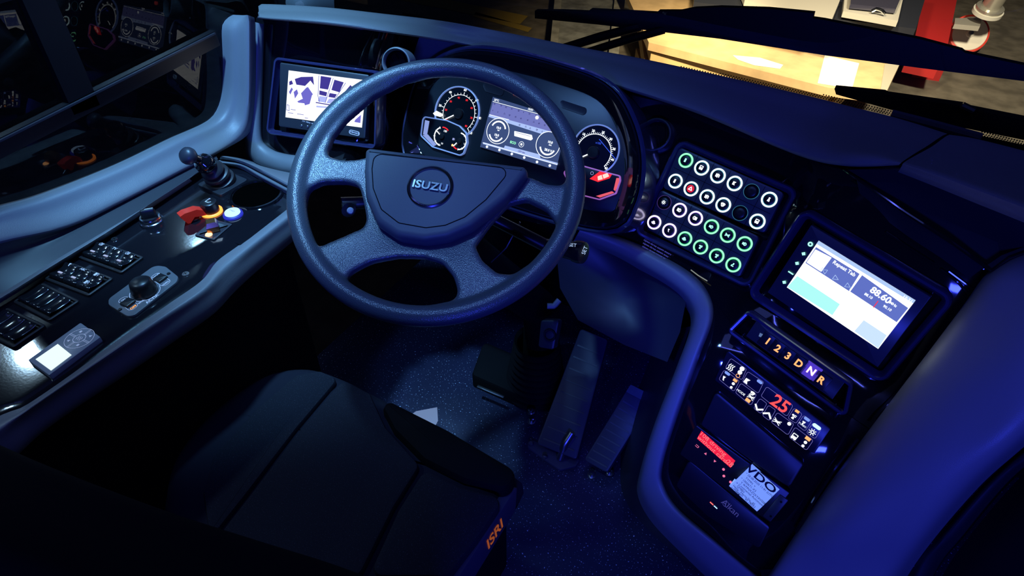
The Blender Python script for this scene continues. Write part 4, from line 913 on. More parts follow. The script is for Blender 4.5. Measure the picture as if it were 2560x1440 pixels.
turned('knob', Plane(tip, bezd(1)), [(.006, -.013), (.011, -.010), (.0148, -.004), (.0155, .001), (.0146, .006), (.0108, .0105), (.005, .0128), (.001, .013)], mat('lever_knob', (.035, .038, .055), .4), pb)
# ignition / light turn knob
q = on(381, 556); tk = thing('rotary_switch', 'chrome-ringed rotary switch with black twist grip on the console', 'rotary switch', q.o)
turned('chrome_ring', q, [(.0192, 0), (.0196, .005), (.0176, .006), (.018, .011), (.0164, .0135), (.0136, .013), (.0128, .010)], CHROME, tk, cap1=False); turned('cap', q, [(.0132, .010), (.011, .011), (.001, .011)], BLACK, tk)
g = Plane(q.w(0, 0, .011), (0, 0, 1)).rot(50); plate('grip', g, [(-.012, -.0045), (.012, -.0035), (.012, .0035), (-.012, .0045)], 0, .017, BLACK, tk, r=.003, px=False, bev=.004)
mb = MB(); stroke(mb, g, [(-.003, .0), (.010, 0)], .0012, .0172); mb.build('pointer', WHITE, tk, smooth=0)
# seat heating knob with orange ring
q = on(530, 530); hk = thing('glowing_knob', 'black push knob with seat symbol over a glowing orange ring', 'knob', q.o)
turned('light_ring', q, [(.0185, 0), (.0185, .003), (.0165, .004), (.014, .003)], em('orange_ring', (1, .28, .04), 2.6), hk, cap1=False)
turned('cap', q, [(.0140, 0), (.0142, .018), (.0135, .0215), (.011, .023), (.001, .023)], BLACK, hk)
mb = MB(); k_ = q.off(.0233).rot(20); stroke(mb, k_, [(-.002, .005), (-.004, -.002), (.003, -.004), (.006, -.001)], .0013, 0); stroke(mb, k_, circ(.0012, 10, -.001, .007), .0009, 0, True); mb.build('symbol', WHITE, hk, smooth=0)
# red guarded toggle
q = on(480, 560); GS = .60; rg = thing('guarded_toggle', 'toggle switch under a raised red safety cover', 'guarded switch', q.o)
REDP = mat('red_plastic', (.75, .035, .02), .35, emit=(.6, .03, .01), es=.18)  # faint red glow put into the plastic, which is no lamp
rgp = Plane(hz(487, 549, ZC), (0, 0, 1), hz(520, 540, ZC)-hz(470, 560, ZC))
mb = MB()
sec = [(a2*GS, b2*GS) for a2, b2 in [(-.036, .030), (-.022, .034), (.012, .032), (.028, .022), (.032, .008), (.020, .010), (.000, .016), (-.016, .002), (-.024, .004)]]
for s in (-1, 1):
    y0, y1 = (.0062, .008) if s > 0 else (-.008, -.0062)
    for yy in (y0, y1): mb.add([rgp.w(a2, yy, b2) for a2, b2 in sec], [tuple(range(len(sec)))])
    mb.add([rgp.w(a2, y0, b2) for a2, b2 in sec]+[rgp.w(a2, y1, b2) for a2, b2 in sec], [(i, (i+1) % 9, (i+1) % 9+9, i+9) for i in range(9)])
mb.build('cover_cheeks', REDP, rg, smooth=30)
tp = sec[:5]; mb = MB(); mb.add([rgp.w(a2, yy, b2+dz) for dz in (0, .0025) for yy in (-.008, .008) for a2, b2 in tp], [(i, i+1, i+6, i+5) for i in range(4)]+[(i+10, i+11, i+16, i+15) for i in range(4)]+[(0, 5, 15, 10), (4, 9, 19, 14)]+[(i, i+1, i+11, i+10) for i in range(4)]+[(i+5, i+6, i+16, i+15) for i in range(4)])
mb.build('cover_top', REDP, rg, smooth=30)
turned('toggle_base', rgp, [(.009, 0), (.009, .004), (.004, .005)], BLACK, rg, seg=20)
mb = MB(); tube(mb, [rgp.w(0, 0, .005), rgp.w(-.004, 0, .014)], .0018, 8); mb.build('toggle', STEEL, rg)
# blue lit push button
q = on(583, 537); bb = thing('lit_push_button', 'round glowing white-blue push button on the console', 'push button', q.o)
turned('skirt', q, [(.0172, 0), (.0168, .003), (.0135, .0045)], em('deep_blue_skirt', (.02, .03, .55), 1.0), bb, cap1=False); turned('cap', q, [(.0135, .003), (.013, .007), (.010, .0082), (.001, .0082)], em('button_blue_white', (.42, .66, 1), 1.6), bb)
text('lettering', 'START', q.off(.0084), .0045, em('button_ink', (.08, .15, .6), 1), bb)
# mirror joystick in square frame
q = on(535, 576); mj = thing('mirror_joystick', 'small faceted mirror joystick in a square frame lit orange beneath', 'joystick', q.o)
jq = Plane(q.o, (0, 0, 1), hz(575, 570, ZC)-hz(540, 600, ZC))
frame('square_frame', jq, [(-.024, -.020), (.024, -.020), (.024, .020), (-.024, .020)], [(0, 0), (0, .002), (.002, .0025), (.005, .001)], NAVY, mj, r=.002, px=False, closed=True)
mb = MB(); lathe(mb, jq, [(.013, .001), (.0145, .012), (.010, .020), (.001, .021)], 4); mb.build('stick', mat('amber_facet', (.25, .12, .05), .12, .6), mj, smooth=0)
turned('glow_lamp', on(522, 587, .001), [(.006, 0), (.005, .002), (.001, .003)], em('orange_hot', (1, .5, .2), 3.5), mj, seg=16)
# rocker banks
BX = lambda x, y: (x/3.6, 560+y/3.6)
banks = [([(905, 165), (1295, 300), (1070, 470), (745, 320)], [(870, 260), (965, 305), (1075, 350)], ['fogr', 'TV', 'fogr'], 'row of three console rockers, farthest from the seat, middle one marked TV'),
         ([(630, 345), (1025, 490), (770, 675), (450, 515)], [(585, 450), (690, 500), (795, 550)], ['horn', 'ABC', 'fuel'], 'row of three console rockers, middle one marked ABC'),
         ([(400, 540), (725, 700), (450, 890), (135, 715)], [(310, 660), (430, 715), (545, 780)], [None]*3, 'row of three blank console rockers nearer the seat'),
         ([(75, 760), (415, 920), (130, 1130), (-190, 965)], [(-20, 885), (95, 945), (215, 1000)], [None]*3, 'row of three blank console rockers catching bright reflections beside the heater timer')]
GL2 = mat('rocker_gloss', (.010, .011, .015), .16, spec=.6, coat=.3)
for o4, cs, ics, lab in banks:
    o4 = [BX(*p) for p in o4]; c4 = np.mean(o4, axis=0); q = on(*c4)
    u_ = hz(*o4[1], ZC)-hz(*o4[0], ZC); v_ = hz(*o4[0], ZC)-hz(*o4[3], ZC)
    wu, wv_ = np.linalg.norm(u_), np.linalg.norm(v_); bk = thing('rocker_bank', lab, 'switch bank', q.o, 'rocker switch banks')
    pk = Plane(q.o, (0, 0, 1), u_); hw, hv = wu/2, wv_/2*abs(float(v_@pk.v))/wv_
    frame('frame', pk, [(-hw, -hv), (hw, -hv), (hw, hv), (-hw, hv)], [(0, 0), (0, .004), (.0015, .005), (.004, .0045), (.0045, .001)], RUB, bk, r=.004, px=False, closed=True)
    for k in range(3):
        a0_ = -hw+.005+(2*hw-.010)/3*k; a1_ = a0_+(2*hw-.010)/3-.001; mb = MB(); NR = 12; vs = []
        prof = [(-hv+.006, .003), (-hv+.007, .008), (-hv*.55, .0105), (-hv*.1, .0075), (hv*.3, .0085), (hv-.008, .012), (hv-.006, .004)] if ics[0] else [(-hv+.006, .003), (-hv+.007, .010), (-hv*.3, .0085), (hv*.3, .0085), (hv-.007, .0095), (hv-.006, .003)]
        pr_ = catmull([np.array(p) for p in prof], 4)
        for (b2, h2) in pr_: vs += [pk.w(a0_, b2, h2-.0012), pk.w(a0_+.0015, b2, h2), pk.w(a1_-.0015, b2, h2), pk.w(a1_, b2, h2-.0012)]
        n2 = len(pr_); mb.add(vs, [(i*4+j, i*4+j+1, i*4+j+5, i*4+j+4) for i in range(n2-1) for j in range(3)])
        rk = mb.build('rocker', GL2, bk, smooth=50)
        am = (a0_+a1_)/2
        if ics[0]:
            kq = Plane(pk.w(am, hv*.55, .0120), (0, 0, 1), pk.u)
            if ics[k] in ('TV', 'ABC'): text('lettering', ics[k], kq, .0075 if ics[k] == 'TV' else .006, WHITE, rk, bold=.01)
            else: icon('symbol', ics[k], kq, .0050, WHITE, rk, w=.14)
            lq_ = Plane(pk.w(am, -hv*.25, .0105), (0, 0, 1), pk.u); mb = MB()
            if ics[k] == 'fuel': icon('symbol', 'fuel', lq_, .0052, WHITE, rk, w=.14)
            else: poly(mb, lq_, rounded([(-.005, -.0018), (.005, -.0018), (.005, .0018), (-.005, .0018)], .0017), 0); mb.build('marker', em('marker_white', (.45, .55, .9), .8), rk, smooth=0)
# microphone amplifier panel
mq4 = [BX(1430, 378), BX(1612, 500), BX(1165, 850), BX(978, 690)]
ampc = on(360, 730); amp = thing('microphone_panel', 'grey rounded control panel with black volume knob and two small switches', 'control panel', ampc.o)
ap_ = Plane((0, 0, ZC+.0), (0, 0, 1), hz(*mq4[0], ZC)-hz(*mq4[3], ZC))
SLG = mat('slate_grey_panel', (.13, .14, .16), .4)
plate('plate', ap_, [BX(1400, 385), BX(1500, 400), BX(1612, 490), BX(1600, 535), BX(1215, 840), BX(1150, 845), BX(985, 740), BX(985, 690)], 0, .004, SLG, amp, r=.012, bev=.001)
AP = ap_.off(.0042)
for c4 in ([(1420, 432), (1540, 515), (1470, 572), (1352, 485)], [(1130, 645), (1250, 730), (1175, 790), (1058, 695)]):
    pxlines('switch_outline', AP, [[BX(*p) for p in c4]], .0006, WHITE, amp, .0003, True, r=.006)
for c_ in ((1446, 495), (1155, 715)):
    s = AP.at(*BX(*c_)); plate('switch', s, [(-.008, -.008), (.008, -.008), (.008, .008), (-.008, .008)], 0, .004, BLACK, amp, r=.001, px=False, bev=.0015)
for c_ in ((1518, 447), (1080, 770)): turned('screw_head', AP.at(*BX(*c_)), [(.003, 0), (.0025, .001), (.001, .0008)], BLACK, amp, seg=14)
s = AP.at(*BX(1305, 612)); vk = turned('volume_knob', s, [(.0185, 0), (.0185, .006), (.0165, .014), (.0155, .020), (.012, .023), (.001, .024)], BLACK, amp)
mb = MB(); stroke(mb, s, arc_pts((0, 0), .0215, math.radians(120), math.radians(340), 24), .0008, .0004); mb.build('volume_arc', WHITE, amp, smooth=0)
for t_, x, y, z, m_ in (('RADIO', 1405, 468, .0042, WHITE), ('VIDEO', 1490, 535, .0042, WHITE), ('ON', 1110, 685, .0042, WHITE), ('OFF', 1202, 750, .006, E_AMB), ('VOLUME', 1220, 560, .0045, WHITE), ('MICRO', 1280, 695, .0042, WHITE), ('ACTIA', 1370, 675, .0075, WHITE)):
    text('lettering', t_, AP.at(*BX(x, y)), z, m_, amp, bold=.02)
# heater timer
ht4 = [BX(730, 895), BX(910, 1025), BX(448, 1370), BX(258, 1232)]
hc = on(162, 875); ht = thing('heater_timer', 'pale silver heater control with a lit white display and round keypad', 'heater control', hc.o)
hp4 = Plane((0, 0, ZC+.006), (0, 0, 1), hz(*ht4[0], ZC)-hz(*ht4[3], ZC))
plate('body', hp4, ht4, -.010, .002, mat('silver_plastic', (.34, .37, .42), .35), ht, r=.002, bev=.001)
HP = hp4.off(.0022); pxpolys('display', HP, [[BX(520, 1080), BX(645, 1180), BX(460, 1320), BX(320, 1218)]], em('timer_screen', (.75, .95, .98), 1.15), ht)
hq = HP.at(*BX(715, 1030)); mb = MB()
for r_ in (.0190, .0082): stroke(mb, hq, circ(r_, 40), .0006, .0004, True)
for k in range(4):
    A_ = k*PI/2+PI/4*0; stroke(mb, hq, [(.0082*math.cos(A_)+.001*math.sin(A_), .0082*math.sin(A_)-.001*math.cos(A_)), (.019*math.cos(A_)+.001*math.sin(A_), .019*math.sin(A_)-.001*math.cos(A_))], .0006, .0004)
    stroke(mb, hq, [(.0082*math.cos(A_)-.001*math.sin(A_), .0082*math.sin(A_)+.001*math.cos(A_)), (.019*math.cos(A_)-.001*math.sin(A_), .019*math.sin(A_)+.001*math.cos(A_))], .0006, .0004)
    B_ = A_+PI/4; poly(mb, Plane(hq.w(.0137*math.cos(B_), .0137*math.sin(B_)), (0, 0, 1), hq.u), [(-.0022, -.002), (.0022, -.002), (0, .0026)] if k % 2 else [(-.0018, -.0018), (.0018, -.0018), (.0018, .0018), (-.0018, .0018)], .0005)
for k in (-1, 0, 1): stroke(mb, hq, [(-.0035, k*.003-.001), (-.001, k*.003+.001), (.001, k*.003-.001), (.0035, k*.003+.001)], .0007, .0005)
mb.build('keypad_print', WHITE, ht, smooth=0)
# ============================================================ SEAT
ZS = .47; SP = Plane((0, 0, ZS), (0, 0, 1)); seat = thing('driver_seat', 'dark fabric driver seat with stitched panels and orange lettering on its side', 'seat', (-.02, -.35, 0))
def spx(pts, z=ZS): return [tuple(hz(x, y, z)[:2]) for x, y in pts]
so = spx([(420, 1560), (392, 1400), (398, 1250), (425, 1140), (500, 1040), (600, 958), (680, 918), (770, 908), (860, 935), (960, 985), (1120, 1075), (1270, 1162), (1302, 1184), (1240, 1280), (1130, 1440), (1020, 1610), (700, 1700)])
so2 = [tuple(p) for p in catmull(so[:10], 5)]+so[11:]
sr = [so2[0]]
for p_ in so2[1:]:
    if math.dist(p_, sr[-1]) > .006: sr.append(p_)
sr = sr[:-1] if math.dist(sr[-1], sr[0]) < .006 else sr
mb = MB(); rings(mb, SP, sr, [(.03, -.13), (.004, -.10), (-.004, -.06), (-.002, -.03), (.006, -.012), (.02, -.002), (.045, .002)], cap1=True)
mb.build('cushion', FABS, seat, smooth=60)
def panel(nm, pts, m, h0, h1, bev=.006, r=.015): plate(nm, SP, pxo(pts), h0, h1, m, seat, r=r, px=False, bev=bev)
def pxo(pts): return spx(pts, ZS+.012)
panel('cushion_panel', [(520, 1330), (506, 1230), (530, 1140), (640, 1020), (740, 935), (800, 925), (846, 945), (740, 1070), (610, 1240), (538, 1330)], FAB, -.01, .012)
panel('cushion_panel', [(550, 1335), (622, 1243), (752, 1073), (858, 950), (925, 985), (965, 1070), (1050, 1165), (985, 1270), (900, 1440), (760, 1470)], FAB, -.01, .016)
panel('cushion_panel', [(1060, 1172), (1150, 1215), (1262, 1245), (1190, 1350), (1120, 1440), (920, 1440), (995, 1275)], FAB, -.01, .013)
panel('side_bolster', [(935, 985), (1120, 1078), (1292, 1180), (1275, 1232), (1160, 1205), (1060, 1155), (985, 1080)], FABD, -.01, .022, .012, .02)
# plinth with lettering
xs = float(hz(1300, 1185, ZS)[0])-.004
pl_ = MB(); base4 = [(-.22, -.75), (xs-.012, -.75), (xs-.012, -.145), (-.10, -.10), (-.18, -.14)]
rings(pl_, SP, rounded(base4, .01, 3), [(0, -.30), (0, -.05)], cap1=True); pl_.build('seat_base', MATT, seat)
sd = Plane((xs+.012, -.30, ZS-.032), (1, 0, .12), (0, 1, 0)); plate('side_cover', sd, [(-.5, -.03), (.135, -.022), (.150, .026), (-.5, .030)], -.02, 0, mat('side_cover_blue', (.05, .05, .10), .5), seat, r=.005, px=False)
text('lettering', 'ISRI', Plane(sd.w(.075, .0, .0), sd.n, (0, 1, 0)), .033, mat('orange_stitch', (.8, .18, .02), .6, emit=(.7, .15, .02), es=.35), seat, h=.0008, bold=.02, sx=.9)  # lettering carries a glow of its own, though unlit
su = MB(); lathe(su, Plane((0, -.36, 0), (0, 0, 1)), [(.16, 0), (.16, .02), (.11, .06), (.12, .18), (.14, .2)], 28); su.build('suspension', MATT, seat)
# backrest, its top edge crossing the foreground
BT = [(-60, 1085), (120, 1165), (400, 1272), (640, 1350), (860, 1420), (1050, 1500)]
bt = [hz(x, y, .80) for x, y in BT]; btm = [np.array([p[0]*1.0-.01, max(-.56, p[1]-.0)+.015, .50]) for p in bt]
bk_ = [p+np.array([.03, -.13, .02]) for p in bt]; bk2 = [p+np.array([.03, -.16, -.35]) for p in bt]
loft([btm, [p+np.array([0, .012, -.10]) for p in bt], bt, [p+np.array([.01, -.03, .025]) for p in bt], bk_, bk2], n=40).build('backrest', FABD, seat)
mb = loft([[p+np.array([.02, -.045, .027]) for p in bt[:4]], [p+np.array([.03, -.07, .034]) for p in bt[:4]], [p+np.array([.03, -.10, .030]) for p in bt[:4]]], n=20); mb.build('headrest_cover', FABS, seat)
# seat control pod
cq = hz(640, 872, .42); pod = thing('seat_control_pod', 'dark seat adjustment pod with a small green light beside the cushion', 'control pod', cq)
pp = Plane(cq, (.1, -.3, 1), hz(700, 860, .42)-hz(600, 905, .42)); plate('body', pp, [(-.055, -.035), (.05, -.035), (.055, .03), (-.045, .035)], -.03, 0, mat('pod_plastic', (.03, .03, .045), .4), pod, r=.008, px=False, bev=.003)
for i in range(3):
    for j in range(2):
        s = Plane(pp.w(-.03+.032*i, -.014+.028*j), pp.n, pp.u); mb = MB(); stroke(mb, s, [(-.009, -.007), (.009, -.007), (.009, .007), (-.009, .007)], .0006, .0006, True); poly(mb, s, circ(.0028, 8), .0006); mb.build('key', mat('pod_print', (.2, .2, .4), .5, emit=(.1, .08, .35), es=.18), pod, smooth=0)
turned('green_light', Plane(hd(585, 882, 1.17), (0, -.3, 1)), [(.0028, 0), (.001, .002)], em('green_dot', (.75, 1, .35), 3), pod, seg=12)
mb = MB(); poly(mb, Plane(pp.w(-.02, -.028), pp.n, pp.u), [(-.006, -.006), (.006, -.006), (.006, .006), (-.006, .006)], .001); mb.build('seat_icon', mat('pod_icon', (.4, .4, .5), .5, emit=(.2, .2, .3), es=.4), pod, smooth=0)
# ============================================================ FLOOR AND PEDALS
fl = MB().add([(-.62, -1.2, 0), (1.3, -1.2, 0), (1.3, .75, 0), (-.62, .75, 0)], [(0, 1, 2, 3)]).build('floor', FLOORM, None, smooth=0); struct(fl, 'dark floor covering with pale speckles')
fw = MB().add([(-.62, .72, 0), (1.3, .72, 0), (1.3, .72, .8), (-.62, .72, .8)], [(0, 1, 2, 3)]).build('wall_front', MATT, None, smooth=0); struct(fw, 'dark bulkhead below the dashboard')
FP = Plane((0, 0, 0), (0, 0, 1))
def pedal(name, label, q4, zs, m):
    """q4: near-left, near-right, far-right, far-left pixels; zs: near and far heights"""
    P = [hz(*q4[0], zs[0]), hz(*q4[1], zs[0]), hz(*q4[2], zs[1]), hz(*q4[3], zs[1])]
    t = thing(name, label, 'pedal', (P[0]+P[1])/2)
    u_ = P[1]-P[0]; v_ = (P[3]+P[2])/2-(P[0]+P[1])/2; n_p = np.cross(u_, v_); pl = Plane(P[0], n_p, u_)
    pts = [((p-pl.o)@pl.u, (p-pl.o)@pl.v) for p in P]
    plate('foot_plate', pl, pts, -.016, .004, m, t, r=.008, px=False, bev=.003, cap0=True)
    mb = MB(); a0_, b0_ = pts[0]; wv2 = pts[1][0]-pts[0][0]; hv2 = pts[3][1]
    for k in range(9):
        f_ = .06+.1*k; L0 = np.array(pts[0])*(1-f_)+np.array(pts[3])*f_; L1 = np.array(pts[1])*(1-f_)+np.array(pts[2])*f_
        stroke(mb, pl, [L0*.88+L1*.12, L0*.12+L1*.88], .004, .0052)
    mb.build('tread', m, t, smooth=0)
    return t, pl, pts
PED = mat('pedal_rubber', (.030, .030, .06), .45)
t, pl, pts = pedal('brake_pedal', 'long dark brake pedal standing in the footwell', [(1342, 1110), (1442, 1150), (1520, 850), (1452, 822)], (.03, .20), PED)
t2, pl2, pts2 = pedal('accelerator_pedal', 'shorter accelerator pedal right of the brake pedal by the console', [(1460, 1150), (1518, 1182), (1625, 1010), (1568, 975)], (.03, .15), mat('pedal_rubber_2', (.045, .045, .08), .45))
plate('ribbed_pad', pl2, [(1578, 962), (1625, 985), (1618, 1008), (1566, 980)], 0, .008, mat('ribbed_grey', (.12, .13, .16), .5), t2, r=.002)
q = FP.at(1390, 1140, .001); pp_ = thing('pedal_mounting_plate', 'flat metal mounting plate bolted at the foot of the brake pedal', 'mounting plate', q.o)
PLM = mat('dark_plate', (.06, .06, .10), .4)
plate('plate', FP, [(1322, 1100), (1408, 1138), (1452, 1148), (1440, 1168), (1400, 1178), (1318, 1120)], 0, .006, PLM, pp_, r=.01, seg=4)
for x, y in ((1327, 1110), (1362, 1142), (1398, 1148), (1434, 1136)): turned('bolt', FP.at(x, y, .006), [(.007, 0), (.007, .004), (.005, .006), (.001, .006)], STEEL, pp_, seg=6)
mb = MB(); tube(mb, resample([hz(1400, 1146, .01), hz(1412, 1110, .05), hz(1430, 1082, .07)], 8), .010, 10); mb.build('hinge', STEEL, pp_)
hb = []
for x, y, z in ((1203, 943, .03), (1360, 940, .06), (1322, 996, .03), (1328, 1026, .03), (1329, 1050, .03), (1480, 1185, .004), (1524, 1178, .01)):
    q = Plane(hz(x, y, z), (0, 0, 1)); t_ = thing('footwell_bolt', 'small shiny bolt head in the dark footwell', 'bolt', q.o, 'footwell bolts')
    turned('head', q, [(.008, -.004), (.008, .002), (.006, .005), (.001, .006)], CHROME, t_, seg=14); turned('washer', q, [(.011, -.006), (.011, -.003), (.008, -.003)], STEEL, t_, seg=16)
# column foot bracket: dark boxes
fb = thing('column_foot_cover', 'black boxy cover around the steering column foot', 'column cover', hz(1240, 950, .0))
plate('cover', FP, [(1180, 965), (1290, 1015), (1345, 1035), (1335, 935), (1210, 880)], 0, .05, MATT, fb, r=.015, bev=.01)
plate('edge_strip', Plane((0, 0, .052), (0, 0, 1)), [(1195, 962), (1262, 990), (1258, 996), (1192, 968)], 0, .002, STEEL, fb, r=0)
# column sensor box
sb = thing('column_lock_box', 'small blue-lit box with a rounded face beside the pedals', 'lock box', hd(1375, 835, 1.35))
sq = Plane(hd(1375, 838, 1.35), (.1, -.8, .6), (.9, .1, -.1)); plate('box', sq, [(1352, 800), (1398, 800), (1384, 875), (1345, 868)], -.03, 0, NAVY, sb, r=.006, bev=.003)
turned('dial', sq.off(.001), [(.014, 0), (.013, .004), (.010, .004), (.009, .001)], BLACK, sb, cap1=False)
mb = MB(); tube(mb, resample([hd(1368, 765, 1.3), hd(1385, 765, 1.3), hd(1398, 750, 1.3)], 8), .006, 8); mb.build('cable_clip', mat('pale_clip', (.25, .26, .32), .4), sb)
# card on the floor
cd = MB(); pc4 = [hz(x, y, .003) for x, y in [(1040, 1028), (1093, 1018), (1095, 1052), (1075, 1090), (1010, 1050)]]; cd.add(pc4, [(0, 1, 2, 3, 4)]); tag(cd.build('paper_sheet', mat('grey_card', (.30, .30, .36), .7, emit=(.1, .1, .14), es=.9), None, smooth=0), 'pale sheet corner lying on the floor behind the seat front', 'paper')  # card is given a faint glow to lift it off the floor
# ============================================================ RIGHT WING
wing = thing('dash_wing', 'big blue-lit curved plastic wing panel rising at the right of the console', 'wing panel', hd(2300, 1100, .9))
w0 = [(2640, 560), (2530, 640), (2470, 690), (2420, 760), (2330, 880), (2200, 1050), (2060, 1240), (1930, 1440), (1850, 1570)]
w1 = [(2700, 620), (2590, 690), (2530, 750), (2470, 830), (2370, 960), (2240, 1120), (2100, 1320), (2030, 1440), (1940, 1590)]
w2 = [(2800, 700), (2680, 790), (2620, 850), (2560, 920), (2480, 1010), (2350, 1150), (2230, 1310), (2160, 1440), (2060, 1610)]
w3 = [(2900, 800), (2770, 900), (2690, 960), (2610, 1035), (2520, 1110), (2420, 1200), (2300, 1340), (2225, 1450), (2120, 1630)]
wd = [.93, .93, .94, .95, .97, 1.01, 1.07, 1.13, 1.18]
loft([[hd(x-6, y-2, d+.05) for (x, y), d in zip(w0, wd)], [hd(x, y, d-.02) for (x, y), d in zip(w0, wd)], [hd(x, y, d-.07) for (x, y), d in zip(w1, wd)], [hd(x, y, d-.12) for (x, y), d in zip(w2, wd)], [hd(x, y, d-.13) for (x, y), d in zip(w3, wd)], [hd(x+25, y+20, d-.08) for (x, y), d in zip(w3, wd)]], n=70, across=6).build('wing_shell', GREYR, wing)
w4 = [(2960, 830), (2800, 930), (2700, 1000), (2640, 1060), (2560, 1120), (2450, 1220), (2330, 1360), (2262, 1455), (2160, 1640)]
w5 = [(3060, 950), (2900, 1040), (2760, 1090), (2680, 1120), (2590, 1140), (2510, 1200), (2400, 1330), (2330, 1420), (2230, 1640)]
loft([[hd(x, y, d-.07) for (x, y), d in zip(w4, wd)], [hd((x+u)/2, (y+v)/2, d-.10) for (x, y), (u, v), d in zip(w4, w5, wd)], [hd(x, y, d-.10) for (x, y), d in zip(w5, wd)], [hd(x+10, y+12, d-.04) for (x, y), d in zip(w5, wd)]], n=60).build('lower_shell', NAVY, wing)
w6 = [(3100, 1100), (2900, 1130), (2790, 1140), (2700, 1150), (2600, 1155), (2530, 1215), (2420, 1345), (2350, 1450), (2250, 1660)]
w7 = [(3200, 1500), (3000, 1500), (2900, 1500), (2800, 1500), (2760, 1500), (2700, 1520), (2650, 1560), (2600, 1600), (2500, 1700)]
loft([[hd(x, y, d-.08) for (x, y), d in zip(w6, wd)], [hd((x*2+u)/3, (y*2+v)/3, d-.13) for (x, y), (u, v), d in zip(w6, w7, wd)], [hd(x, y, d-.15) for (x, y), d in zip(w7, wd)]], n=40).build('seat_back_panel', MATT, wing)
# ============================================================ WINDSHIELD, WIPERS
def gy(x): return .71-.30*(x-.5)**2 if x < .5 else .71
gxs = np.linspace(-.75, 1.6, 40)
mb = MB(); mb.add([(x, gy(x), z) for x in gxs for z in (.55, 1.9)], [(2*i, 2*i+2, 2*i+3, 2*i+1) for i in range(39)])
ws = mb.build('window_2', GLASS, None); struct(ws, 'curved bus windshield glass')
mb = MB()
for i in range(135):
    f_ = i/134; x = 1700+f_*900
    yb = np.interp(x, [1700, 1792, 2038, 2225, 2372, 2442, 2600], [172, 192, 247, 293, 338, 351, 390])
    nrow = int(np.interp(x, [1700, 1800, 2300, 2600], [2, 3, 5, 7]))
    for k in range(nrow):
        P_ = hy(x+(3 if k % 2 else 0), yb-1-k*4.6, .709); mb.add([P_+np.array([.0015*math.cos(a2), 0, .0015*math.sin(a2)]) for a2 in [j*PI/3 for j in range(6)]], [tuple(range(6))])
fr_ = mb.build('dot_band', MATT, ws, smooth=0)
WB = mat('wiper_black', (.003, .003, .004), .45, spec=.3)
def strip(mb, P, t=.02):
    n = len(P)//2
    vs = [hy(x, y, Y) for (x, y, Y) in P]; back_ = [p+np.array([0, t, 0]) for p in vs]; N2 = len(vs)
    mb.add(vs+back_, [tuple(range(N2)), tuple(range(N2, 2*N2))]+[(i, (i+1) % N2, (i+1) % N2+N2, i+N2) for i in range(N2)])
wp = thing('windshield_wiper', 'long black wiper spanning the windshield above the cardboard boxes', 'wiper', hy(1900, 110, .745), 'windshield wipers')
mb = MB(); strip(mb, [(x, y, .745) for x, y in [(1337, 34), (1500, 50), (1800, 78), (2060, 112), (2300, 150), (2700, 205), (2700, 228), (2560, 203), (2300, 170), (2060, 138), (1800, 97), (1500, 62), (1337, 46)]]); mb.build('blade', WB, wp)
mb = MB(); strip(mb, [(x, y, .740) for x, y in [(1337, 27), (1400, 27), (1470, 30), (1475, 24), (1530, 27), (1640, 33), (1645, 28), (1700, 28), (1735, 21), (1800, 18), (1920, 22), (2035, 33), (2032, 46), (2060, 50), (2300, 98), (2405, 126), (2412, 132), (2560, 163), (2700, 195), (2700, 212), (2300, 155), (2060, 116), (1800, 82), (1500, 52), (1337, 38)]], .014); mb.build('holder', WB, wp)
mb = MB(); tube(mb, [hy(1410, 120, .73), hy(1500, 92, .735), hy(1600, 66, .745)], .010, 8); tube(mb, [hy(1470, 130, .73), hy(1540, 108, .735), hy(1660, 74, .745)], .009, 8); mb.build('arm', WB, wp)
wp2 = thing('windshield_wiper', 'shorter black wiper lying low at the right of the windshield', 'wiper', hy(2400, 280, .735), 'windshield wipers')
mb = MB(); strip(mb, [(x, y, .735) for x, y in [(2086, 222), (2210, 234), (2218, 238), (2412, 266), (2420, 272), (2560, 300), (2700, 330), (2700, 378), (2560, 350), (2400, 318), (2240, 278), (2090, 236)]]); mb.build('blade', WB, wp2)
mb = MB(); tube(mb, [hy(2405, 262, .73), hy(2435, 276, .73)], .006, 8); mb.build('clip', STEEL, wp2)
# ============================================================ OUTSIDE
ZG = -.95
g_ = MB().add([(-8, -3, ZG), (8, -3, ZG), (8, 14, ZG), (-8, 14, ZG)], [(0, 1, 2, 3)]).build('ground', mat('workshop_floor', (.13, .115, .09), .6, var=.28), None, smooth=0); struct(g_, 'stained concrete workshop floor outside'); g_['kind'] = 'structure'
CARD = mat('cardboard', (.60, .42, .22), .7, bump=('noise', 40, .3), var=.12)
def boxpx(name, P4, zt, zb, m, parent=None, bev=.0):
    t_ = [hz(x, y, zt) for x, y in P4]; b_ = [p*np.array([1, 1, 0])+np.array([0, 0, zb]) for p in t_]
    N_ = len(P4)
    return MB().add(t_+b_, [tuple(range(N_)), tuple(range(2*N_-1, N_-1, -1))]+[(i, i+N_, (i+1) % N_+N_, (i+1) % N_) for i in range(N_)]).build(name, m, parent, smooth=0)
bx = thing('cardboard_box', 'large flat cardboard box lit warm with a white label, outside the windshield', 'box', hz(1900, 150, -.60), 'flat cardboard cartons')
boxpx('carton', [(1545, -60), (1622, 106), (2070, 219), (2212, 238), (2252, 154)], -.50, -.56, CARD, bx)
WLAB = mat('white_label', (.9, .9, .85), .6)
lb = MB().add([hz(x, y, -.498) for x, y in [(2062, 138), (2148, 158), (2130, 222), (2044, 208)]], [(0, 1, 2, 3)]).build('shipping_label', WLAB, bx, smooth=0, label='white shipping label')
rp_ = MB().add([hz(x, y, -.498) for x, y in [(1832, 138), (1900, 144), (1958, 162), (1950, 172), (1885, 163), (1845, 149)]], [(0, 1, 2, 3, 4, 5)]).build('torn_patch', WLAB, bx, smooth=0, label='pale torn patch')
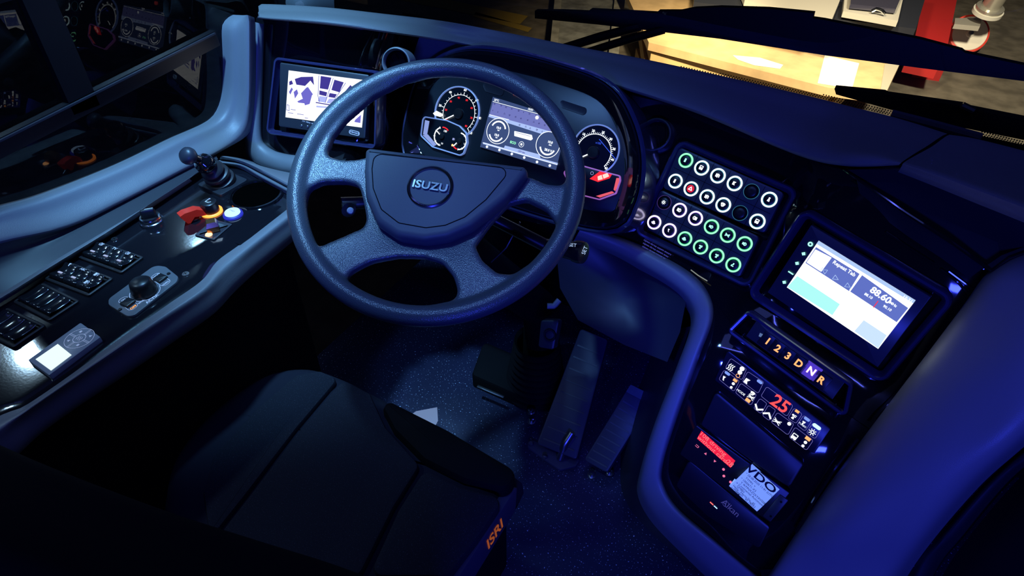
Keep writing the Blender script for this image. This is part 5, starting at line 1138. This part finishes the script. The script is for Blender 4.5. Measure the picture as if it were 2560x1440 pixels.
tape = MB().add([hz(x, y, -.497) for x, y in [(2212, 160), (2250, 158), (2214, 234), (2200, 232)]], [(0, 1, 2, 3)]).build('tape', mat('dull_tape', (.45, .42, .34), .4), bx, smooth=0)
bx2 = boxpx('cardboard_box', [(1592, 0), (1628, 130), (2062, 236), (2180, 150)], -.575, -.66, mat('cardboard_2', (.66, .46, .22), .7, var=.1)); tag(bx2, 'thin cardboard carton directly under the labelled one', 'box', 'flat cardboard cartons')
bx3 = boxpx('cardboard_box', [(1590, 10), (1612, 152), (2075, 262), (2190, 160)], -.68, -.78, mat('cardboard_3', (.55, .38, .18), .7, var=.1)); tag(bx3, 'lowest cardboard carton of the lit stack', 'box', 'flat cardboard cartons')
pal = thing('pallet', 'wooden pallet carrying the stack of cartons', 'pallet', hz(1900, 200, ZG))
for k in range(5): 
    x0_ = 1670+k*95; boxpx('board', [(x0_-60, 10+k*24), (x0_, 150+k*26), (x0_+50, 162+k*26), (x0_-10, 20+k*24)], -.79, -.82, mat('pallet_wood', (.3, .2, .1), .8), pal)
for k in (0, 2, 4): boxpx('block', [(1590+k*110, 120+k*26), (1600+k*110, 150+k*26), (1640+k*110, 160+k*26), (1630+k*110, 130+k*26)], -.82, ZG, mat('pallet_wood', (.3, .2, .1), .8), pal)
# steel channel left
stl = thing('steel_channel', 'grey weathered steel channel standing left of the cartons', 'steel channel', hz(1460, 60, ZG))
boxpx('web', [(1408, -80), (1390, 150), (1520, 150), (1545, -80)], -.80, ZG, mat('weathered_steel', (.22, .23, .22), .45, .3, var=.4), stl)
boxpx('flange', [(1394, -80), (1372, 150), (1392, 150), (1410, -80)], -.72, ZG, mat('weathered_steel_2', (.32, .32, .28), .45, .3, var=.3), stl)
boxpx('flange', [(1545, -80), (1520, 150), (1545, 150), (1572, -80)], -.72, ZG, mat('weathered_steel_2', (.32, .32, .28), .45, .3), stl)
# workbench / trolley
tb = thing('workshop_trolley', 'dark workshop trolley with pale metal top rails and a red leg', 'trolley', hz(2150, 20, ZG))
boxpx('cabinet', [(1750, -120), (1735, 5), (2290, 72), (2330, -60)], -.20, -.30, mat('trolley_dark', (.01, .012, .02), .5), tb)
WMET = mat('pale_metal', (.62, .6, .54), .3, .4)
boxpx('top_rail', [(1850, -30), (1862, 0), (2080, 48), (2100, 0)], -.14, -.18, WMET, tb)
boxpx('top_rail', [(2112, -10), (2108, 28), (2245, 52), (2258, -5)], -.14, -.18, WMET, tb)
boxpx('glass_panel', [(2130, -40), (2126, 10), (2240, 22), (2262, -30)], -.10, -.13, mat('dark_panel', (.03, .03, .05), .15), tb)
mb = MB(); tube(mb, resample([hz(2180, 28, -.12), hz(2192, 22, -.10), hz(2205, 26, -.10), hz(2212, 34, -.12)], 8), .012, 8); mb.build('catch', CHROME, tb)
REDS = mat('red_painted_steel', (.42, .02, .02), .4)
boxpx('red_leg', [(2322, -60), (2285, 104), (2368, 120), (2402, -50)], -.55, -.80, REDS, tb)
boxpx('red_foot', [(2300, 120), (2290, 165), (2360, 175), (2370, 125)], -.85, ZG, REDS, tb)
cs = thing('caster_wheel', 'white-faced red caster wheel beside the red trolley leg', 'caster wheel', hz(2425, 85, -.78))
cpl = Plane(hz(2424, 84, -.78), (.35, -1, .75)); turned('tyre', cpl, [(.135, -.07), (.165, -.06), (.175, -.03), (.168, 0), (.150, .006)], mat('caster_red', (.75, .06, .04), .5), cs); turned('wheel_disc', cpl, [(.150, .006), (.146, .012), (.04, .014), (.035, .022), (.001, .022)], mat('caster_cream', (.85, .8, .7), .4), cs)
turned('axle', cpl, [(.022, .022), (.020, .035), (.001, .035)], STEEL, cs, seg=8)
boxpx('bracket', [(2388, 45), (2386, 60), (2450, 66), (2455, 45)], -.62, -.66, WMET, cs)
can = thing('metal_can', 'shiny white-based cylinder above the caster wheel', 'can', hz(2475, 10, -.5))
cq_ = Plane(hz(2470, 28, -.52), (.1, -.2, 1)); turned('body', cq_, [(.11, 0), (.11, .04), (.075, .045), (.075, .32)], mat('can_metal', (.7, .68, .6), .2, .7), can)
turned('base_plate', cq_, [(.12, -.02), (.12, .012), (.08, .012)], mat('can_white', (.8, .78, .7), .4), can)
# yellow floor marks
for k, l in enumerate(([(900, -20), (1300, 60), (1320, 40), (930, -40)], [(1180, 40), (1320, 80), (1330, 70), (1190, 30)])):
    ym = MB().add([hz(x, y, ZG+.003) for x, y in l], [(0, 1, 2, 3)]).build('floor_marking', mat('yellow_paint', (.35, .24, .04), .7), None, smooth=0); tag(ym, ['wide worn yellow line on the workshop floor', 'short worn yellow line nearer the steel channel'][k], 'floor marking')
# ============================================================ LIGHT
def alight(name, loc, tgt, size, power, color, sy=None, spread=180):
    l = bpy.data.lights.new(name, 'AREA'); l.energy = power; l.color = color; l.size = size; l.spread = math.radians(spread)
    if sy: l.shape = 'RECTANGLE'; l.size_y = sy
    o = bpy.data.objects.new(name, l); col.objects.link(o); o.location = loc
    d = Vector(tgt)-Vector(loc); o.rotation_euler = d.to_track_quat('-Z', 'Y').to_euler(); return o
def spot(name, loc, tgt, power, color, ang, blend_=.5, r=.03):
    l = bpy.data.lights.new(name, 'SPOT'); l.energy = power; l.color = color; l.spot_size = math.radians(ang); l.spot_blend = blend_; l.shadow_soft_size = r
    o = bpy.data.objects.new(name, l); col.objects.link(o); o.location = loc
    d = Vector(tgt)-Vector(loc); o.rotation_euler = d.to_track_quat('-Z', 'Y').to_euler(); return o
spot('cab_downlight', (-.40, -.05, 1.95), (-.50, .07, .78), 105, (.22, .57, 1), 47, .8, .04)
spot('cab_fill', (-.15, -.35, 2.0), (-.1, .12, .85), 24, (.17, .45, 1), 44, .9, .05)
alight('rear_blue_led', (.95, -1.5, 1.05), (.5, .25, .5), .5, 14.0, (.035, .055, 1), .12)
alight('blue_glint_strip', (.35, -.45, 2.1), (.35, .3, .7), 1.3, 2.2, (.12, .15, 1), .02)  # unseen blue strip added to draw glints along gloss edges
alight('footwell_soft_blue', (.15, .60, .55), (.1, .25, 0), .3, .12, (.05, .05, 1), .05)  # unseen soft blue light added low under the dash
alight('ceiling_blue', (.1, -.2, 2.3), (.1, .2, .6), .6, 1.2, (.14, .2, 1))
spot('console_downlight', (-.72, -.62, 1.55), (-.45, -.42, .7), 9.0, (.45, .7, 1), 50, .6, .03)
spot('console_glint_spot', (-1.9, -.12, 1.85), (-.38, -.46, .715), 7, (.5, .75, 1), 20, .7, .05)  # unseen spot outside the side window, placed for the near console highlight
spot('console_glint_spot_2', (-2.0, .72, 1.95), (-.42, -.15, .715), 5, (.4, .7, 1), 12, .7, .04)  # second unseen spot, placed for the farther console highlight
spot('floor_downlight', (.2, .1, 2.2), (-.1, .1, 0), 4.5, (.18, .24, 1), 26, .6, .05)
spot('workshop_lamp', (-.1, 2.4, 2.0), (-.45, 4.3, -.5), 800, (1, .76, .46), 66, .9, .1)
spot('carton_hot_spot', (-.4, 2.6, 1.8), (-.75, 4.5, -.5), 900, (1, .78, .45), 24, 1, .1)  # extra unseen spot added to whiten the middle of the carton
spot('blue_trim_spot', (.30, -.95, 1.55), (.39, .26, .38), 55, (.03, .05, 1), 18, .9, .05)  # unseen narrow spot added to strengthen the blue on the console trim
spot('caster_floor_fill', (1.4, 2.2, 2.6), (1.4, 5.0, -.8), 1300, (1, .83, .58), 75, .9, .2)  # unseen spot added to brighten the caster, can and right-hand floor
w = bpy.data.worlds.new('night'); scn.world = w; w.use_nodes = True; w.node_tree.nodes['Background'].inputs[0].default_value = (.02, .03, .08, 1); w.node_tree.nodes['Background'].inputs[1].default_value = .10
